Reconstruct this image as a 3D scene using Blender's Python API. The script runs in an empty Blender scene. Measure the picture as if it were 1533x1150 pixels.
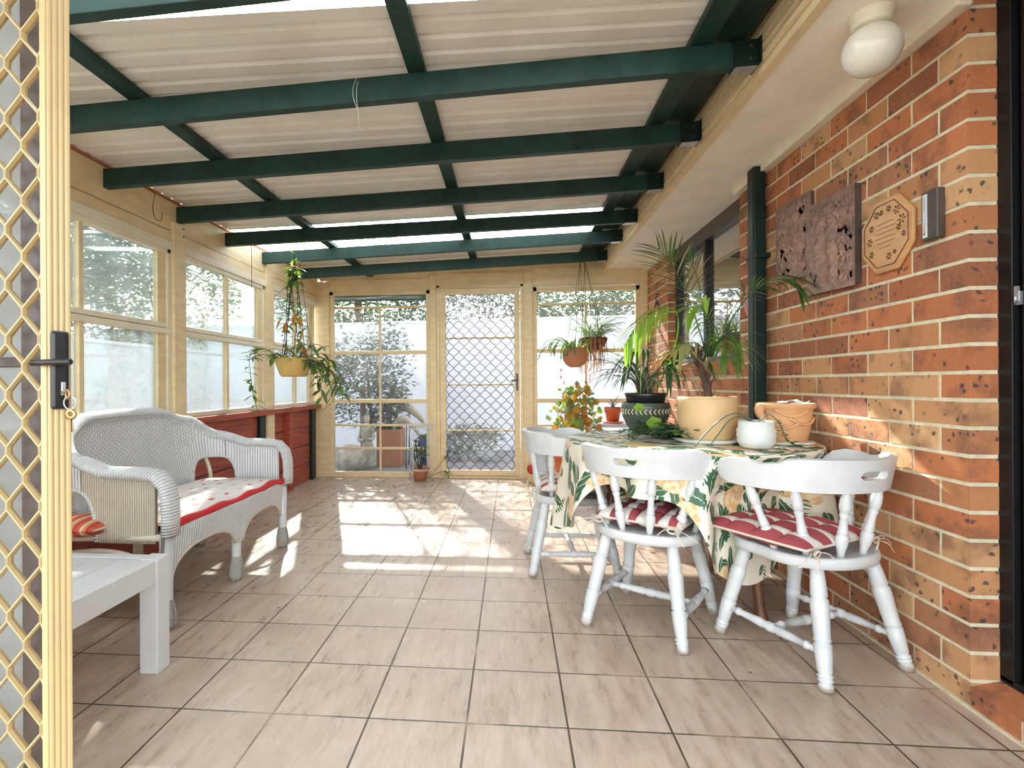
import bpy, bmesh, math, random
from mathutils import Vector, Matrix, noise
random.seed(11)
SC = bpy.context.scene
COL = SC.collection
PI = math.pi
V = Vector
# ------------------------------------------------------------------ camera
CAM_H, YAW, ROLL = 1.0172, 0.0869, -0.0049
cam = bpy.data.cameras.new('camera'); cam.sensor_width = 36.0
cam.lens = 797.0 / 1533.0 * 36.0
cam.shift_x = (766.5 - 695.7) / 1533.0
cam.shift_y = (574.2 - 575.0) / 1533.0
cam.clip_start = 0.03
camo = bpy.data.objects.new('camera', cam); COL.objects.link(camo)
camo.matrix_world = Matrix.Translation((0, 0, CAM_H)) @ Matrix.Rotation(YAW, 4, 'Z') @ Matrix.Rotation(PI / 2, 4, 'X') @ Matrix.Rotation(ROLL, 4, 'Z')
SC.camera = camo
# ------------------------------------------------------------------ sky, sun, exposure
w = bpy.data.worlds.new('sky'); SC.world = w; w.use_nodes = True
nt = w.node_tree
bg = nt.nodes['Background']
sky = nt.nodes.new('ShaderNodeTexSky'); sky.sky_type = 'NISHITA'
sky.sun_disc = False; sky.sun_elevation = math.radians(33); sky.sun_rotation = math.radians(-20)
hs = nt.nodes.new('ShaderNodeHueSaturation'); hs.inputs['Saturation'].default_value = 0.30
nt.links.new(sky.outputs[0], hs.inputs['Color']); nt.links.new(hs.outputs[0], bg.inputs['Color'])
bg.inputs['Strength'].default_value = 0.50
sl = bpy.data.lights.new('sun', 'SUN'); sl.energy = 7.2; sl.angle = math.radians(0.8); sl.color = (1.0, 0.94, 0.84)
so = bpy.data.objects.new('sun', sl); COL.objects.link(so)
so.rotation_euler = V((0.338, -0.941, -0.655)).to_track_quat('-Z', 'Y').to_euler()
so.location = (-4, 12, 9)
SC.view_settings.view_transform = 'Standard'
SC.view_settings.look = 'None'
SC.view_settings.gamma = 1.0
SC.view_settings.use_curve_mapping = False
SC.view_settings.exposure = 1.55
try:
    SC.cycles.max_bounces = 12; SC.cycles.diffuse_bounces = 6; SC.cycles.transparent_max_bounces = 24
    SC.cycles.transmission_bounces = 8; SC.cycles.caustics_reflective = False; SC.cycles.caustics_refractive = False
    SC.cycles.sample_clamp_indirect = 6.0; SC.cycles.use_denoising = True
except Exception:
    pass
# ------------------------------------------------------------------ node helpers
MATS = {}
def newmat(name):
    m = bpy.data.materials.new(name); m.use_nodes = True; MATS[name] = m
    return m, m.node_tree, m.node_tree.nodes['Principled BSDF']
def nd(t, typ, ins=None, **at):
    n = t.nodes.new(typ)
    for k, v in at.items(): setattr(n, k, v)
    for k, v in (ins or {}).items():
        s = n.inputs[k]
        if isinstance(v, bpy.types.NodeSocket): t.links.new(v, s)
        elif hasattr(s.default_value, '__len__') and len(s.default_value) == 4 and len(v) == 3: s.default_value = (*v, 1)
        else: s.default_value = v
    return n
def mth(t, op, a, b=0.0, c=0.0, clamp=False):
    return nd(t, 'ShaderNodeMath', {0: a, 1: b, 2: c}, operation=op, use_clamp=clamp).outputs[0]
def mixc(t, f, a, b, blend='MIX'):
    return nd(t, 'ShaderNodeMix', {0: f, 6: a, 7: b}, data_type='RGBA', blend_type=blend).outputs[2]
def step(t, x, lo, hi):
    return nd(t, 'ShaderNodeMapRange', {0: x, 1: lo, 2: hi, 3: 0.0, 4: 1.0}, interpolation_type='SMOOTHSTEP').outputs[0]
def coords(t, kind='Object'): return nd(t, 'ShaderNodeTexCoord').outputs[kind]
def wpos(t): return nd(t, 'ShaderNodeNewGeometry').outputs['Position']
def sep(t, v): return nd(t, 'ShaderNodeSeparateXYZ', {0: v}).outputs
def noi(t, v, scale, detail=4.0, rough=0.55): return nd(t, 'ShaderNodeTexNoise', {'Vector': v, 'Scale': scale, 'Detail': detail, 'Roughness': rough}).outputs
def scl(t, v, s): return nd(t, 'ShaderNodeMapping', {'Vector': v, 'Scale': s}).outputs[0]
def bump(t, bs, h, strength=0.4, dist=0.004):
    b = nd(t, 'ShaderNodeBump', {'Height': h, 'Strength': strength, 'Distance': dist}); t.links.new(b.outputs[0], bs.inputs['Normal'])
def setc(t, bs, c):
    if isinstance(c, bpy.types.NodeSocket): t.links.new(c, bs.inputs['Base Color'])
    else: bs.inputs['Base Color'].default_value = (*c, 1)
def simple(name, c, rough=0.5, var=0.12, vs=14.0, bs_=0.0, bsc=60.0, metal=0.0, stretch=(1, 1, 1), c2=None, spec=None):
    m, t, b = newmat(name)
    p = scl(t, coords(t), stretch)
    n = noi(t, p, vs)[0]
    d = c2 or tuple(x * (1 - var * 2.2) for x in c)
    setc(t, b, mixc(t, step(t, n, 0.35, 0.7), c, d))
    b.inputs['Roughness'].default_value = rough; b.inputs['Metallic'].default_value = metal
    if spec is not None: b.inputs['Specular IOR Level'].default_value = spec
    if bs_: bump(t, b, noi(t, p, bsc)[0], bs_)
    return m
CREAM = simple('cream_paint', (0.78, 0.62, 0.36), 0.5, 0.06, 6, 0.12, 40, stretch=(1, 1, 4))
CREAM_D = simple('cream_door_enamel', (0.52, 0.39, 0.19), 0.4, 0.04, 5)
CREAM_L = simple('pale_cream_paint', (0.80, 0.73, 0.56), 0.55, 0.04, 5, 0.06, 40)
SOFFIT = simple('soffit_paint', (0.92, 0.87, 0.75), 0.6, 0.04, 4, 0.05, 60)
GREEN = simple('dark_green_paint', (0.017, 0.050, 0.038), 0.5, 0.15, 9, 0.15, 30, spec=0.25)
GREEN2 = simple('green_black_steel', (0.009, 0.024, 0.019), 0.4, 0.1, 6, spec=0.25)
SHEET = simple('cream_roof_sheet', (0.90, 0.87, 0.79), 0.4, 0.05, 3, c2=(0.80, 0.76, 0.68))
REDSTAIN = simple('red_stained_timber', (0.42, 0.078, 0.04), 0.6, 0.2, 10, 0.4, 45, stretch=(1, 0.25, 6))
WHITE = simple('white_paint', (0.64, 0.655, 0.65), 0.38, 0.02, 9, 0.05, 50)
WORN = None
BLACK = simple('black_plastic', (0.012, 0.012, 0.013), 0.35, 0.1)
BLACKAL = simple('black_aluminium', (0.008, 0.008, 0.009), 0.4, 0.1, spec=0.3)
BROWNAL = simple('brown_aluminium', (0.075, 0.055, 0.045), 0.45, 0.1)
BROWNW = simple('brown_timber', (0.16, 0.055, 0.022), 0.4, 0.25, 12, 0.1, 50, stretch=(1, 1, .2))
TERRA = simple('terracotta', (0.52, 0.21, 0.10), 0.8, 0.08, 9, 0.12, 80)
TERRA2 = simple('pale_terracotta', (0.66, 0.36, 0.17), 0.75, 0.06, 9, 0.1, 80)
ORANGEPOT = simple('orange_plastic', (0.62, 0.13, 0.03), 0.5, 0.06)
TANPOT = simple('tan_glaze', (0.64, 0.43, 0.22), 0.55, 0.06, 8, 0.05, 50)
WHITEPOT = simple('white_glaze', (0.66, 0.70, 0.65), 0.3, 0.02)
GREENPOT = simple('green_glaze', (0.075, 0.095, 0.07), 0.35, 0.1)
YELLOWPOT = simple('yellow_plastic', (0.66, 0.44, 0.14), 0.5, 0.06)
SOIL = simple('soil', (0.03, 0.02, 0.013), 0.95, 0.3, 60, 0.8, 120)
COIR = simple('coir', (0.15, 0.07, 0.035), 0.95, 0.3, 40, 1.0, 120, stretch=(1, 1, .15))
BARK = simple('bark', (0.11, 0.065, 0.04), 0.9, 0.3, 30, 0.8, 60, stretch=(1, 1, .4))
STONE = simple('pale_stone', (0.55, 0.50, 0.42), 0.85, 0.2, 12, 0.4, 40)
RENDERW = simple('white_render', (0.84, 0.85, 0.88), 0.9, 0.03, 3, 0.2, 50)
WIRE = simple('dark_wire', (0.05, 0.04, 0.03), 0.5)
STRINGM = simple('pale_string', (0.6, 0.62, 0.55), 0.8)
BRONZE = simple('brass_key', (0.35, 0.22, 0.09), 0.35, 0.1, metal=0.9)
STEEL = simple('galvanised_steel', (0.55, 0.57, 0.58), 0.35, 0.1, 30, metal=0.8)
OPAL = simple('opal_glass', (0.72, 0.69, 0.58), 0.12, 0.02)
REDPIPE = simple('red_piping', (0.62, 0.015, 0.02), 0.7, 0.05, 20, 0.2, 200)
PINK = simple('pink_glaze', (0.75, 0.25, 0.22), 0.4, 0.05)
CURTAIN = simple('pale_blind', (0.62, 0.58, 0.50), 0.9, 0.03)
SHADEBACK = simple('indoor_shade_colour', (0.05, 0.045, 0.04), 0.9)  # dark colour stands in for the shade inside the house
TAPE = simple('cotton_tape', (0.66, 0.58, 0.48), 0.9, 0.05)
BLUE = simple('blue_glaze', (0.05, 0.09, 0.32), 0.4)
GRAVEL = simple('gravel', (0.36, 0.35, 0.34), 0.95, 0.3, 60, 1.0, 90)
REDBIT = simple('red_glaze', (0.55, 0.03, 0.02), 0.4)
def worn_white():
    m, t, b = newmat('worn_white_paint')
    p = coords(t); n = noi(t, p, 38, 6, 0.7)[0]; n2 = noi(t, p, 9)[0]
    f = mth(t, 'MULTIPLY', step(t, n, 0.66, 0.72), step(t, n2, 0.5, 0.65))
    z = sep(t, wpos(t))[2]
    low = mth(t, 'SUBTRACT', 1.0, step(t, mth(t, 'ADD', z, mth(t, 'MULTIPLY', n, 0.05)), 0.035, 0.06))
    c = mixc(t, step(t, n2, 0.4, 0.7), (0.62, 0.64, 0.635), (0.56, 0.58, 0.575))
    c = mixc(t, f, c, (0.40, 0.34, 0.27))
    c = mixc(t, mth(t, 'MULTIPLY', low, 0.7), c, (0.25, 0.17, 0.10))
    setc(t, b, c); b.inputs['Roughness'].default_value = 0.4; bump(t, b, n, 0.08)
    return m
WORN = worn_white()
def leafmat(name, c, c2, trans=0.45, tint=None, vs=7.0):
    m, t, b = newmat(name)
    n = noi(t, coords(t), vs, 2)[0]
    col = mixc(t, step(t, n, 0.35, 0.65), c, c2)
    setc(t, b, col); b.inputs['Roughness'].default_value = 0.45
    tr = nd(t, 'ShaderNodeBsdfTranslucent', {'Color': mixc(t, 0.5, col, tint or (0.35, 0.6, 0.05))})
    mx = nd(t, 'ShaderNodeMixShader', {0: trans, 1: b.outputs[0], 2: tr.outputs[0]})
    t.links.new(mx.outputs[0], t.nodes['Material Output'].inputs[0])
    return m
LEAF = leafmat('leaf_green', (0.05, 0.13, 0.025), (0.10, 0.22, 0.04))
LEAFD = leafmat('leaf_dark', (0.025, 0.075, 0.02), (0.045, 0.11, 0.03), 0.3)
LEAFL = leafmat('leaf_lime', (0.22, 0.42, 0.03), (0.30, 0.50, 0.06), 0.55)
LEAFY = leafmat('leaf_straw', (0.42, 0.34, 0.14), (0.30, 0.33, 0.12), 0.4, (0.6, 0.5, 0.1))
LEAFV = leafmat('leaf_variegated', (0.18, 0.24, 0.12), (0.42, 0.46, 0.28), 0.4)
LEAFO = leafmat('leaf_autumn', (0.50, 0.18, 0.03), (0.55, 0.38, 0.05), 0.5, (0.7, 0.35, 0.03))
LEAFG = leafmat('leaf_grey_green', (0.06, 0.085, 0.055), (0.13, 0.16, 0.11), 0.3, (0.25, 0.32, 0.18))
LEAFT = leafmat('leaf_tree', (0.05, 0.11, 0.03), (0.12, 0.20, 0.06), 0.35, (0.25, 0.42, 0.08))
LEAFT2 = leafmat('leaf_tree_blue', (0.05, 0.09, 0.06), (0.12, 0.17, 0.11), 0.3, (0.22, 0.34, 0.18))
DRY = leafmat('leaf_dry', (0.38, 0.17, 0.07), (0.52, 0.26, 0.12), 0.3, (0.6, 0.3, 0.1))
SUCC = leafmat('leaf_succulent', (0.06, 0.12, 0.08), (0.13, 0.2, 0.14), 0.15)
PETAL = leafmat('petal_red', (0.6, 0.06, 0.08), (0.7, 0.25, 0.2), 0.4, (0.8, 0.2, 0.2))

def glass(name, haze=0.05, hazec=(0.8, 0.82, 0.82), gloss=0.10, vs=2.0, var=0.0, tint=(0.97, 0.99, 0.99)):
    m, t, b = newmat(name)
    tr = nd(t, 'ShaderNodeBsdfTransparent', {'Color': tint})
    gl = nd(t, 'ShaderNodeBsdfGlossy', {'Color': (1, 1, 1), 'Roughness': 0.02})
    fr = nd(t, 'ShaderNodeFresnel', {'IOR': 1.45})
    gf = mth(t, 'MULTIPLY', fr.outputs[0], gloss * 10)
    m1 = nd(t, 'ShaderNodeMixShader', {0: mth(t, 'MINIMUM', gf, 0.9), 1: tr.outputs[0], 2: gl.outputs[0]})
    df = nd(t, 'ShaderNodeBsdfDiffuse', {'Color': hazec}); tl = nd(t, 'ShaderNodeBsdfTranslucent', {'Color': hazec})
    dt = nd(t, 'ShaderNodeMixShader', {0: 0.6, 1: df.outputs[0], 2: tl.outputs[0]})
    hz = haze
    if var:
        n = noi(t, coords(t), vs, 5, 0.65)[0]
        hz = mth(t, 'ADD', haze, mth(t, 'MULTIPLY', step(t, n, 0.35, 0.75), var))
    m2 = nd(t, 'ShaderNodeMixShader', {0: hz, 1: m1.outputs[0], 2: dt.outputs[0]})
    t.links.new(m2.outputs[0], t.nodes['Material Output'].inputs[0])
    return m
GLASS = glass('clear_glass', 0.03, gloss=0.05, tint=(0.74, 0.76, 0.77))
DUSTY = glass('dusty_glass', 0.08, (0.62, 0.66, 0.66), 0.05, 3.0, 0.13, (0.72, 0.76, 0.75))
FLYSCREEN = glass('fly_screen_mesh', 0.08, (0.45, 0.46, 0.48), 0.0, tint=(0.74, 0.75, 0.77))
GREYSCREEN = glass('grey_insect_screen', 0.62, (0.50, 0.51, 0.49), 0.0, 1.5, 0.16)
DARKGLASS = glass('house_window_glass', 0.02, (0.5, 0.5, 0.5), 0.35)
SKYL = glass('translucent_roof_sheet', 0.14, (0.93, 0.96, 0.97), 0.03)
# ------------------------------------------------------------------ patterned materials
def brickmat():
    m, t, b = newmat('speckled_brick')
    at = nd(t, 'ShaderNodeAttribute', attribute_name='brick').outputs['Fac']
    p = wpos(t)
    r = nd(t, 'ShaderNodeValToRGB', {0: at}); e = r.color_ramp.elements
    stops = [(0.0, (.27, .095, .045)), (.16, (.43, .145, .055)), (.34, (.50, .175, .065)), (.48, (.38, .13, .052)), (.62, (.50, .24, .10)), (.78, (.58, .345, .165)), (.9, (.45, .22, .10)), (1.0, (.31, .12, .06))]
    e[0].position = 0; e[0].color = (*stops[0][1], 1); e[1].position = 1; e[1].color = (*stops[-1][1], 1)
    for s in stops[1:-1]:
        q = e.new(s[0]); q.color = (*s[1], 1)
    c = r.outputs[0]
    n1 = noi(t, p, 7, 3)[0]; n2 = noi(t, p, 70, 4, 0.7)[0]
    c = mixc(t, mth(t, 'MULTIPLY', step(t, n1, 0.48, 0.66), 0.6), c, (0.15, 0.065, 0.042))
    c = mixc(t, mth(t, 'MULTIPLY', step(t, n2, 0.5, 0.75), 0.35), c, (0.58, 0.27, 0.11))
    vo = nd(t, 'ShaderNodeTexVoronoi', {'Vector': nd(t, 'ShaderNodeVectorMath', {0: p, 1: nd(t, 'ShaderNodeVectorMath', {0: noi(t, p, 40)[1], 1: (.03, .03, .03)}, operation='MULTIPLY').outputs[0]}, operation='ADD').outputs[0], 'Scale': 30.0})
    spot = mth(t, 'MULTIPLY', mth(t, 'SUBTRACT', 1.0, step(t, vo.outputs['Distance'], 0.16, 0.30)), step(t, noi(t, p, 5.5, 2)[0], 0.45, 0.56))
    c = mixc(t, mth(t, 'MULTIPLY', spot, 0.88), c, (0.035, 0.033, 0.04))
    setc(t, b, c); b.inputs['Roughness'].default_value = 0.85
    bump(t, b, n2, 0.5, 0.006)
    return m
BRICK = brickmat()
MORTAR = simple('mortar', (0.72, 0.66, 0.46), 0.95, 0.08, 30, 0.5, 120)
def tilemat():
    m, t, b = newmat('slate_look_floor_tile')
    p = wpos(t); x, y, z = sep(t, p)[:3]
    u = mth(t, 'DIVIDE', mth(t, 'SUBTRACT', x, -0.4374), 0.3); v = mth(t, 'DIVIDE', mth(t, 'SUBTRACT', y, 1.5882), 0.3)
    fu = mth(t, 'ABSOLUTE', mth(t, 'SUBTRACT', mth(t, 'FRACT', u), 0.5)); fv = mth(t, 'ABSOLUTE', mth(t, 'SUBTRACT', mth(t, 'FRACT', v), 0.5))
    edge = mth(t, 'MAXIMUM', fu, fv)
    grout = step(t, edge, 0.4885, 0.4925)
    idv = nd(t, 'ShaderNodeCombineXYZ', {0: mth(t, 'FLOOR', u), 1: mth(t, 'FLOOR', v)}).outputs[0]
    rn = nd(t, 'ShaderNodeTexWhiteNoise', {'Vector': idv}, noise_dimensions='3D').outputs
    off = nd(t, 'ShaderNodeVectorMath', {0: rn[1], 1: (7, 7, 7)}, operation='MULTIPLY').outputs[0]
    q = nd(t, 'ShaderNodeVectorMath', {0: p, 1: off}, operation='ADD').outputs[0]
    rot = nd(t, 'ShaderNodeMapping', {'Vector': q, 'Rotation': (0, 0, math.radians(-28)), 'Scale': (1, 0.22, 1)}).outputs[0]
    st = noi(t, rot, 26, 6, 0.6)[0]; bl = noi(t, q, 5, 3)[0]; dirt = noi(t, p, 1.7, 4, 0.6)[0]
    c = mixc(t, step(t, st, 0.35, 0.68), (0.47, 0.355, 0.265), (0.62, 0.505, 0.39))
    c = mixc(t, mth(t, 'MULTIPLY', step(t, bl, 0.4, 0.75), 0.4), c, (0.42, 0.30, 0.22))
    c = mixc(t, mth(t, 'MULTIPLY', rn[0], 0.2), c, (0.44, 0.33, 0.25))
    c = mixc(t, mth(t, 'MULTIPLY', step(t, dirt, 0.52, 0.75), 0.45), c, (0.27, 0.18, 0.125))
    vo = nd(t, 'ShaderNodeTexVoronoi', {'Vector': p, 'Scale': 3.2}).outputs[0]
    c = mixc(t, mth(t, 'MULTIPLY', mth(t, 'SUBTRACT', 1.0, step(t, vo, 0.02, 0.035)), 0.8), c, (0.05, 0.04, 0.03))
    gc = mixc(t, step(t, noi(t, p, 2.3, 2)[0], 0.52, 0.62), (0.06, 0.042, 0.026), (0.34, 0.24, 0.15))
    c = mixc(t, grout, c, gc)
    setc(t, b, c)
    b.inputs['Roughness'].default_value = 0.42
    rr = mth(t, 'ADD', 0.24, mth(t, 'MULTIPLY', step(t, st, 0.3, 0.7), 0.25)); t.links.new(rr, b.inputs['Roughness'])
    h = mth(t, 'SUBTRACT', mth(t, 'MULTIPLY', st, 0.5), mth(t, 'MULTIPLY', grout, 1.0))
    bump(t, b, h, 0.7, 0.006)
    return m
TILE = tilemat()
def wickermat(name, pu, pv, col=(0.74, 0.755, 0.76), gapc=(0.20, 0.19, 0.17), basket=False, gap=0.5):
    m, t, b = newmat(name)
    uv = sep(t, nd(t, 'ShaderNodeUVMap').outputs[0])
    u = mth(t, 'DIVIDE', uv[0], pu); v = mth(t, 'DIVIDE', uv[1], pv)
    sh = mth(t, 'MULTIPLY', mth(t, 'FLOOR', u), 0.5)
    su = mth(t, 'ABSOLUTE', mth(t, 'SINE', mth(t, 'MULTIPLY', u, PI)))
    sv = mth(t, 'ABSOLUTE', mth(t, 'SINE', mth(t, 'MULTIPLY', mth(t, 'ADD', v, sh), PI)))
    if basket: hgt = mth(t, 'MULTIPLY', mth(t, 'POWER', su, 0.5), mth(t, 'POWER', sv, 0.5))
    else: hgt = mth(t, 'MULTIPLY', mth(t, 'POWER', su, 0.6), mth(t, 'ADD', 0.72, mth(t, 'MULTIPLY', sv, 0.28)))
    n = noi(t, coords(t), 8, 3)[0]
    c = mixc(t, step(t, n, 0.4, 0.75), col, tuple(x * 0.9 for x in col))
    c = mixc(t, mth(t, 'SUBTRACT', 1.0, step(t, hgt, 0.10, gap)), c, gapc)
    setc(t, b, c); b.inputs['Roughness'].default_value = 0.5
    bump(t, b, hgt, 0.9, 0.005)
    return m
WK_RIB = wickermat('white_wicker_ribs', 0.0165, 0.012, gap=0.6)
WK_BAS = wickermat('white_wicker_basket', 0.017, 0.024, basket=True, gap=0.5)
WK_TAN = wickermat('cream_wicker', 0.010, 0.011, (0.62, 0.57, 0.44), (0.22, 0.17, 0.11), gap=0.45)
WK_ROLL = wickermat('white_wicker_roll', 0.012, 0.010, gap=0.5)
WK_FOOT = wickermat('wicker_foot', 0.011, 0.009, (0.62, 0.60, 0.54), (0.14, 0.12, 0.10), basket=True, gap=0.6)
CANE = simple('cream_cane', (0.66, 0.61, 0.47), 0.5, 0.08, 20, 0.1, 80)
def stripemat(name, w_, cols, axis=0, off=0.0):
    m, t, b = newmat(name)
    uv = sep(t, nd(t, 'ShaderNodeUVMap').outputs[0])
    x = mth(t, 'FRACT', mth(t, 'ADD', mth(t, 'DIVIDE', uv[axis], w_), off))
    c = None
    for i, (pos, cc) in enumerate(cols):
        c = cc if c is None else mixc(t, step(t, x, pos - .012, pos + .012), c, cc)
    n = noi(t, coords(t), 260, 2)[0]
    c = mixc(t, mth(t, 'MULTIPLY', n, 0.18), c, (0.3, 0.2, 0.18))
    setc(t, b, c); b.inputs['Roughness'].default_value = 0.9
    bump(t, b, n, 0.25, 0.002)
    return m
RDC, WHC = (0.33, 0.045, 0.055), (0.74, 0.70, 0.64)
CUSH = stripemat('red_white_striped_cotton', 0.106, [(0, RDC), (.5, WHC)])
CUSH2 = stripemat('red_white_fine_stripe', 0.16, [(0, WHC), (.30, RDC), (.56, WHC), (.8, RDC)])
PILLOW = stripemat('orange_red_stripe', 0.05, [(0, (.62, .10, .04)), (.3, (.75, .60, .40)), (.5, (.66, .30, .08)), (.75, (.5, .03, .03))])
def seatfab():
    m, t, b = newmat('white_red_patchwork_cotton')
    uv = nd(t, 'ShaderNodeUVMap').outputs[0]
    x, y = sep(t, uv)[:2]
    sx = step(t, mth(t, 'ABSOLUTE', mth(t, 'SUBTRACT', mth(t, 'FRACT', mth(t, 'DIVIDE', x, 0.09)), 0.5)), 0.36, 0.40)
    sy = step(t, mth(t, 'ABSOLUTE', mth(t, 'SUBTRACT', mth(t, 'FRACT', mth(t, 'DIVIDE', y, 0.13)), 0.5)), 0.30, 0.36)
    n = noi(t, uv, 30, 3)[0]
    c = mixc(t, mth(t, 'MULTIPLY', mth(t, 'MULTIPLY', sx, sy), step(t, n, 0.4, 0.55)), (0.80, 0.76, 0.72), (0.62, 0.10, 0.10))
    c = mixc(t, mth(t, 'MULTIPLY', step(t, noi(t, uv, 12)[0], 0.55, 0.7), 0.35), c, (0.70, 0.42, 0.36))
    setc(t, b, c); b.inputs['Roughness'].default_value = 0.95; bump(t, b, n, 0.2)
    return m
SEATFAB = seatfab()
def clothmat():
    m, t, b = newmat('floral_tablecloth_cotton')
    uv = nd(t, 'ShaderNodeUVMap').outputs[0]
    wob = nd(t, 'ShaderNodeVectorMath', {0: uv, 1: nd(t, 'ShaderNodeVectorMath', {0: noi(t, uv, 9)[1], 1: (.07, .07, 0)}, operation='MULTIPLY').outputs[0]}, operation='ADD').outputs[0]
    base = mixc(t, step(t, noi(t, uv, 3)[0], 0.4, 0.7), (0.82, 0.77, 0.64), (0.77, 0.70, 0.55))
    def motif(scale, seed, rnd=0.7):
        q = nd(t, 'ShaderNodeMapping', {'Vector': wob, 'Location': (seed, seed * .61, 0)}).outputs[0]
        vo = nd(t, 'ShaderNodeTexVoronoi', {'Vector': q, 'Scale': scale, 'Randomness': rnd}, voronoi_dimensions='2D')
        d = nd(t, 'ShaderNodeVectorMath', {0: q, 1: vo.outputs['Position']}, operation='SUBTRACT').outputs[0]
        r = sep(t, vo.outputs['Color'])
        d2 = nd(t, 'ShaderNodeVectorRotate', {'Vector': d, 'Angle': mth(t, 'MULTIPLY', r[0], 6.283)}, rotation_type='Z_AXIS').outputs[0]
        x, y = sep(t, d2)[:2]
        return x, y, vo.outputs['Distance'], r
    fx, fy, fd, fr = motif(3.4, 0.0)
    ang = mth(t, 'ARCTAN2', fy, fx)
    pet = mth(t, 'ADD', 0.062, mth(t, 'MULTIPLY', mth(t, 'ABSOLUTE', mth(t, 'SINE', mth(t, 'MULTIPLY', ang, 2.5))), 0.022))
    frad = mth(t, 'DIVIDE', fd, 3.4) if False else mth(t, 'SQRT', mth(t, 'ADD', mth(t, 'MULTIPLY', fx, fx), mth(t, 'MULTIPLY', fy, fy)))
    fm = mth(t, 'SUBTRACT', 1.0, step(t, mth(t, 'SUBTRACT', frad, pet), -0.004, 0.002))
    peach = mixc(t, step(t, noi(t, uv, 34, 4)[0], 0.42, 0.6), (0.80, 0.62, 0.38), (0.64, 0.36, 0.13))
    c = mixc(t, mth(t, 'MULTIPLY', fm, 0.9), base, peach)
    nf = step(t, frad, 0.058, 0.064)
    def leaves(scale, seed, L, W, keep, colr, vein=True, frill=0.0):
        nonlocal c
        x, y, dd_, r = motif(scale, seed, 0.85)
        x1 = mth(t, 'DIVIDE', x, L)
        half = mth(t, 'MULTIPLY', W, mth(t, 'SUBTRACT', 1.0, mth(t, 'MULTIPLY', x1, x1)))
        if frill: half = mth(t, 'MULTIPLY', half, mth(t, 'ADD', 0.45, mth(t, 'MULTIPLY', 0.55, mth(t, 'SINE', mth(t, 'MULTIPLY', x, frill)))))
        m_ = mth(t, 'SUBTRACT', 1.0, step(t, mth(t, 'SUBTRACT', mth(t, 'ABSOLUTE', y), half), -0.003, 0.001))
        if vein: m_ = mth(t, 'MULTIPLY', m_, step(t, mth(t, 'ABSOLUTE', y), 0.0006, 0.0022))
        m_ = mth(t, 'MULTIPLY', mth(t, 'MULTIPLY', m_, nf), mth(t, 'GREATER_THAN', keep, r[1]))
        c = mixc(t, m_, c, colr)
    g = mixc(t, noi(t, uv, 14)[0], (0.012, 0.070, 0.032), (0.05, 0.15, 0.07))
    leaves(9.0, 3.3, .058, .027, .75, g)
    leaves(10.5, 7.9, .050, .022, .65, g)
    leaves(6.5, 12.1, .075, .026, .6, (0.03, 0.12, 0.06), False, 330)
    setc(t, b, c); b.inputs['Roughness'].default_value = 0.38
    bump(t, b, noi(t, uv, 12, 3)[0], 0.15, 0.01)
    return m
CLOTH = clothmat()
def coppermat():
    m, t, b = newmat('beaten_copper')
    p = coords(t); n = noi(t, p, 55, 6, 0.7)[0]; n2 = noi(t, p, 9, 4)[0]
    c = mixc(t, step(t, n2, 0.35, 0.65), (0.52, 0.33, 0.25), (0.33, 0.22, 0.19))
    c = mixc(t, step(t, noi(t, p, 18, 3)[0], 0.6, 0.72), c, (0.17, 0.16, 0.18))
    setc(t, b, c); b.inputs['Metallic'].default_value = 0.7; b.inputs['Roughness'].default_value = 0.3
    bump(t, b, mth(t, 'ADD', n, mth(t, 'MULTIPLY', n2, 0.8)), 1.0, 0.012)
    return m
COPPER = coppermat()
PINE = simple('varnished_pine', (0.58, 0.31, 0.12), 0.3, 0.08, 6, 0.05, 30, stretch=(1, 1, 7))
BURNT = simple('burnt_wood', (0.12, 0.05, 0.02), 0.6)
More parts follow.
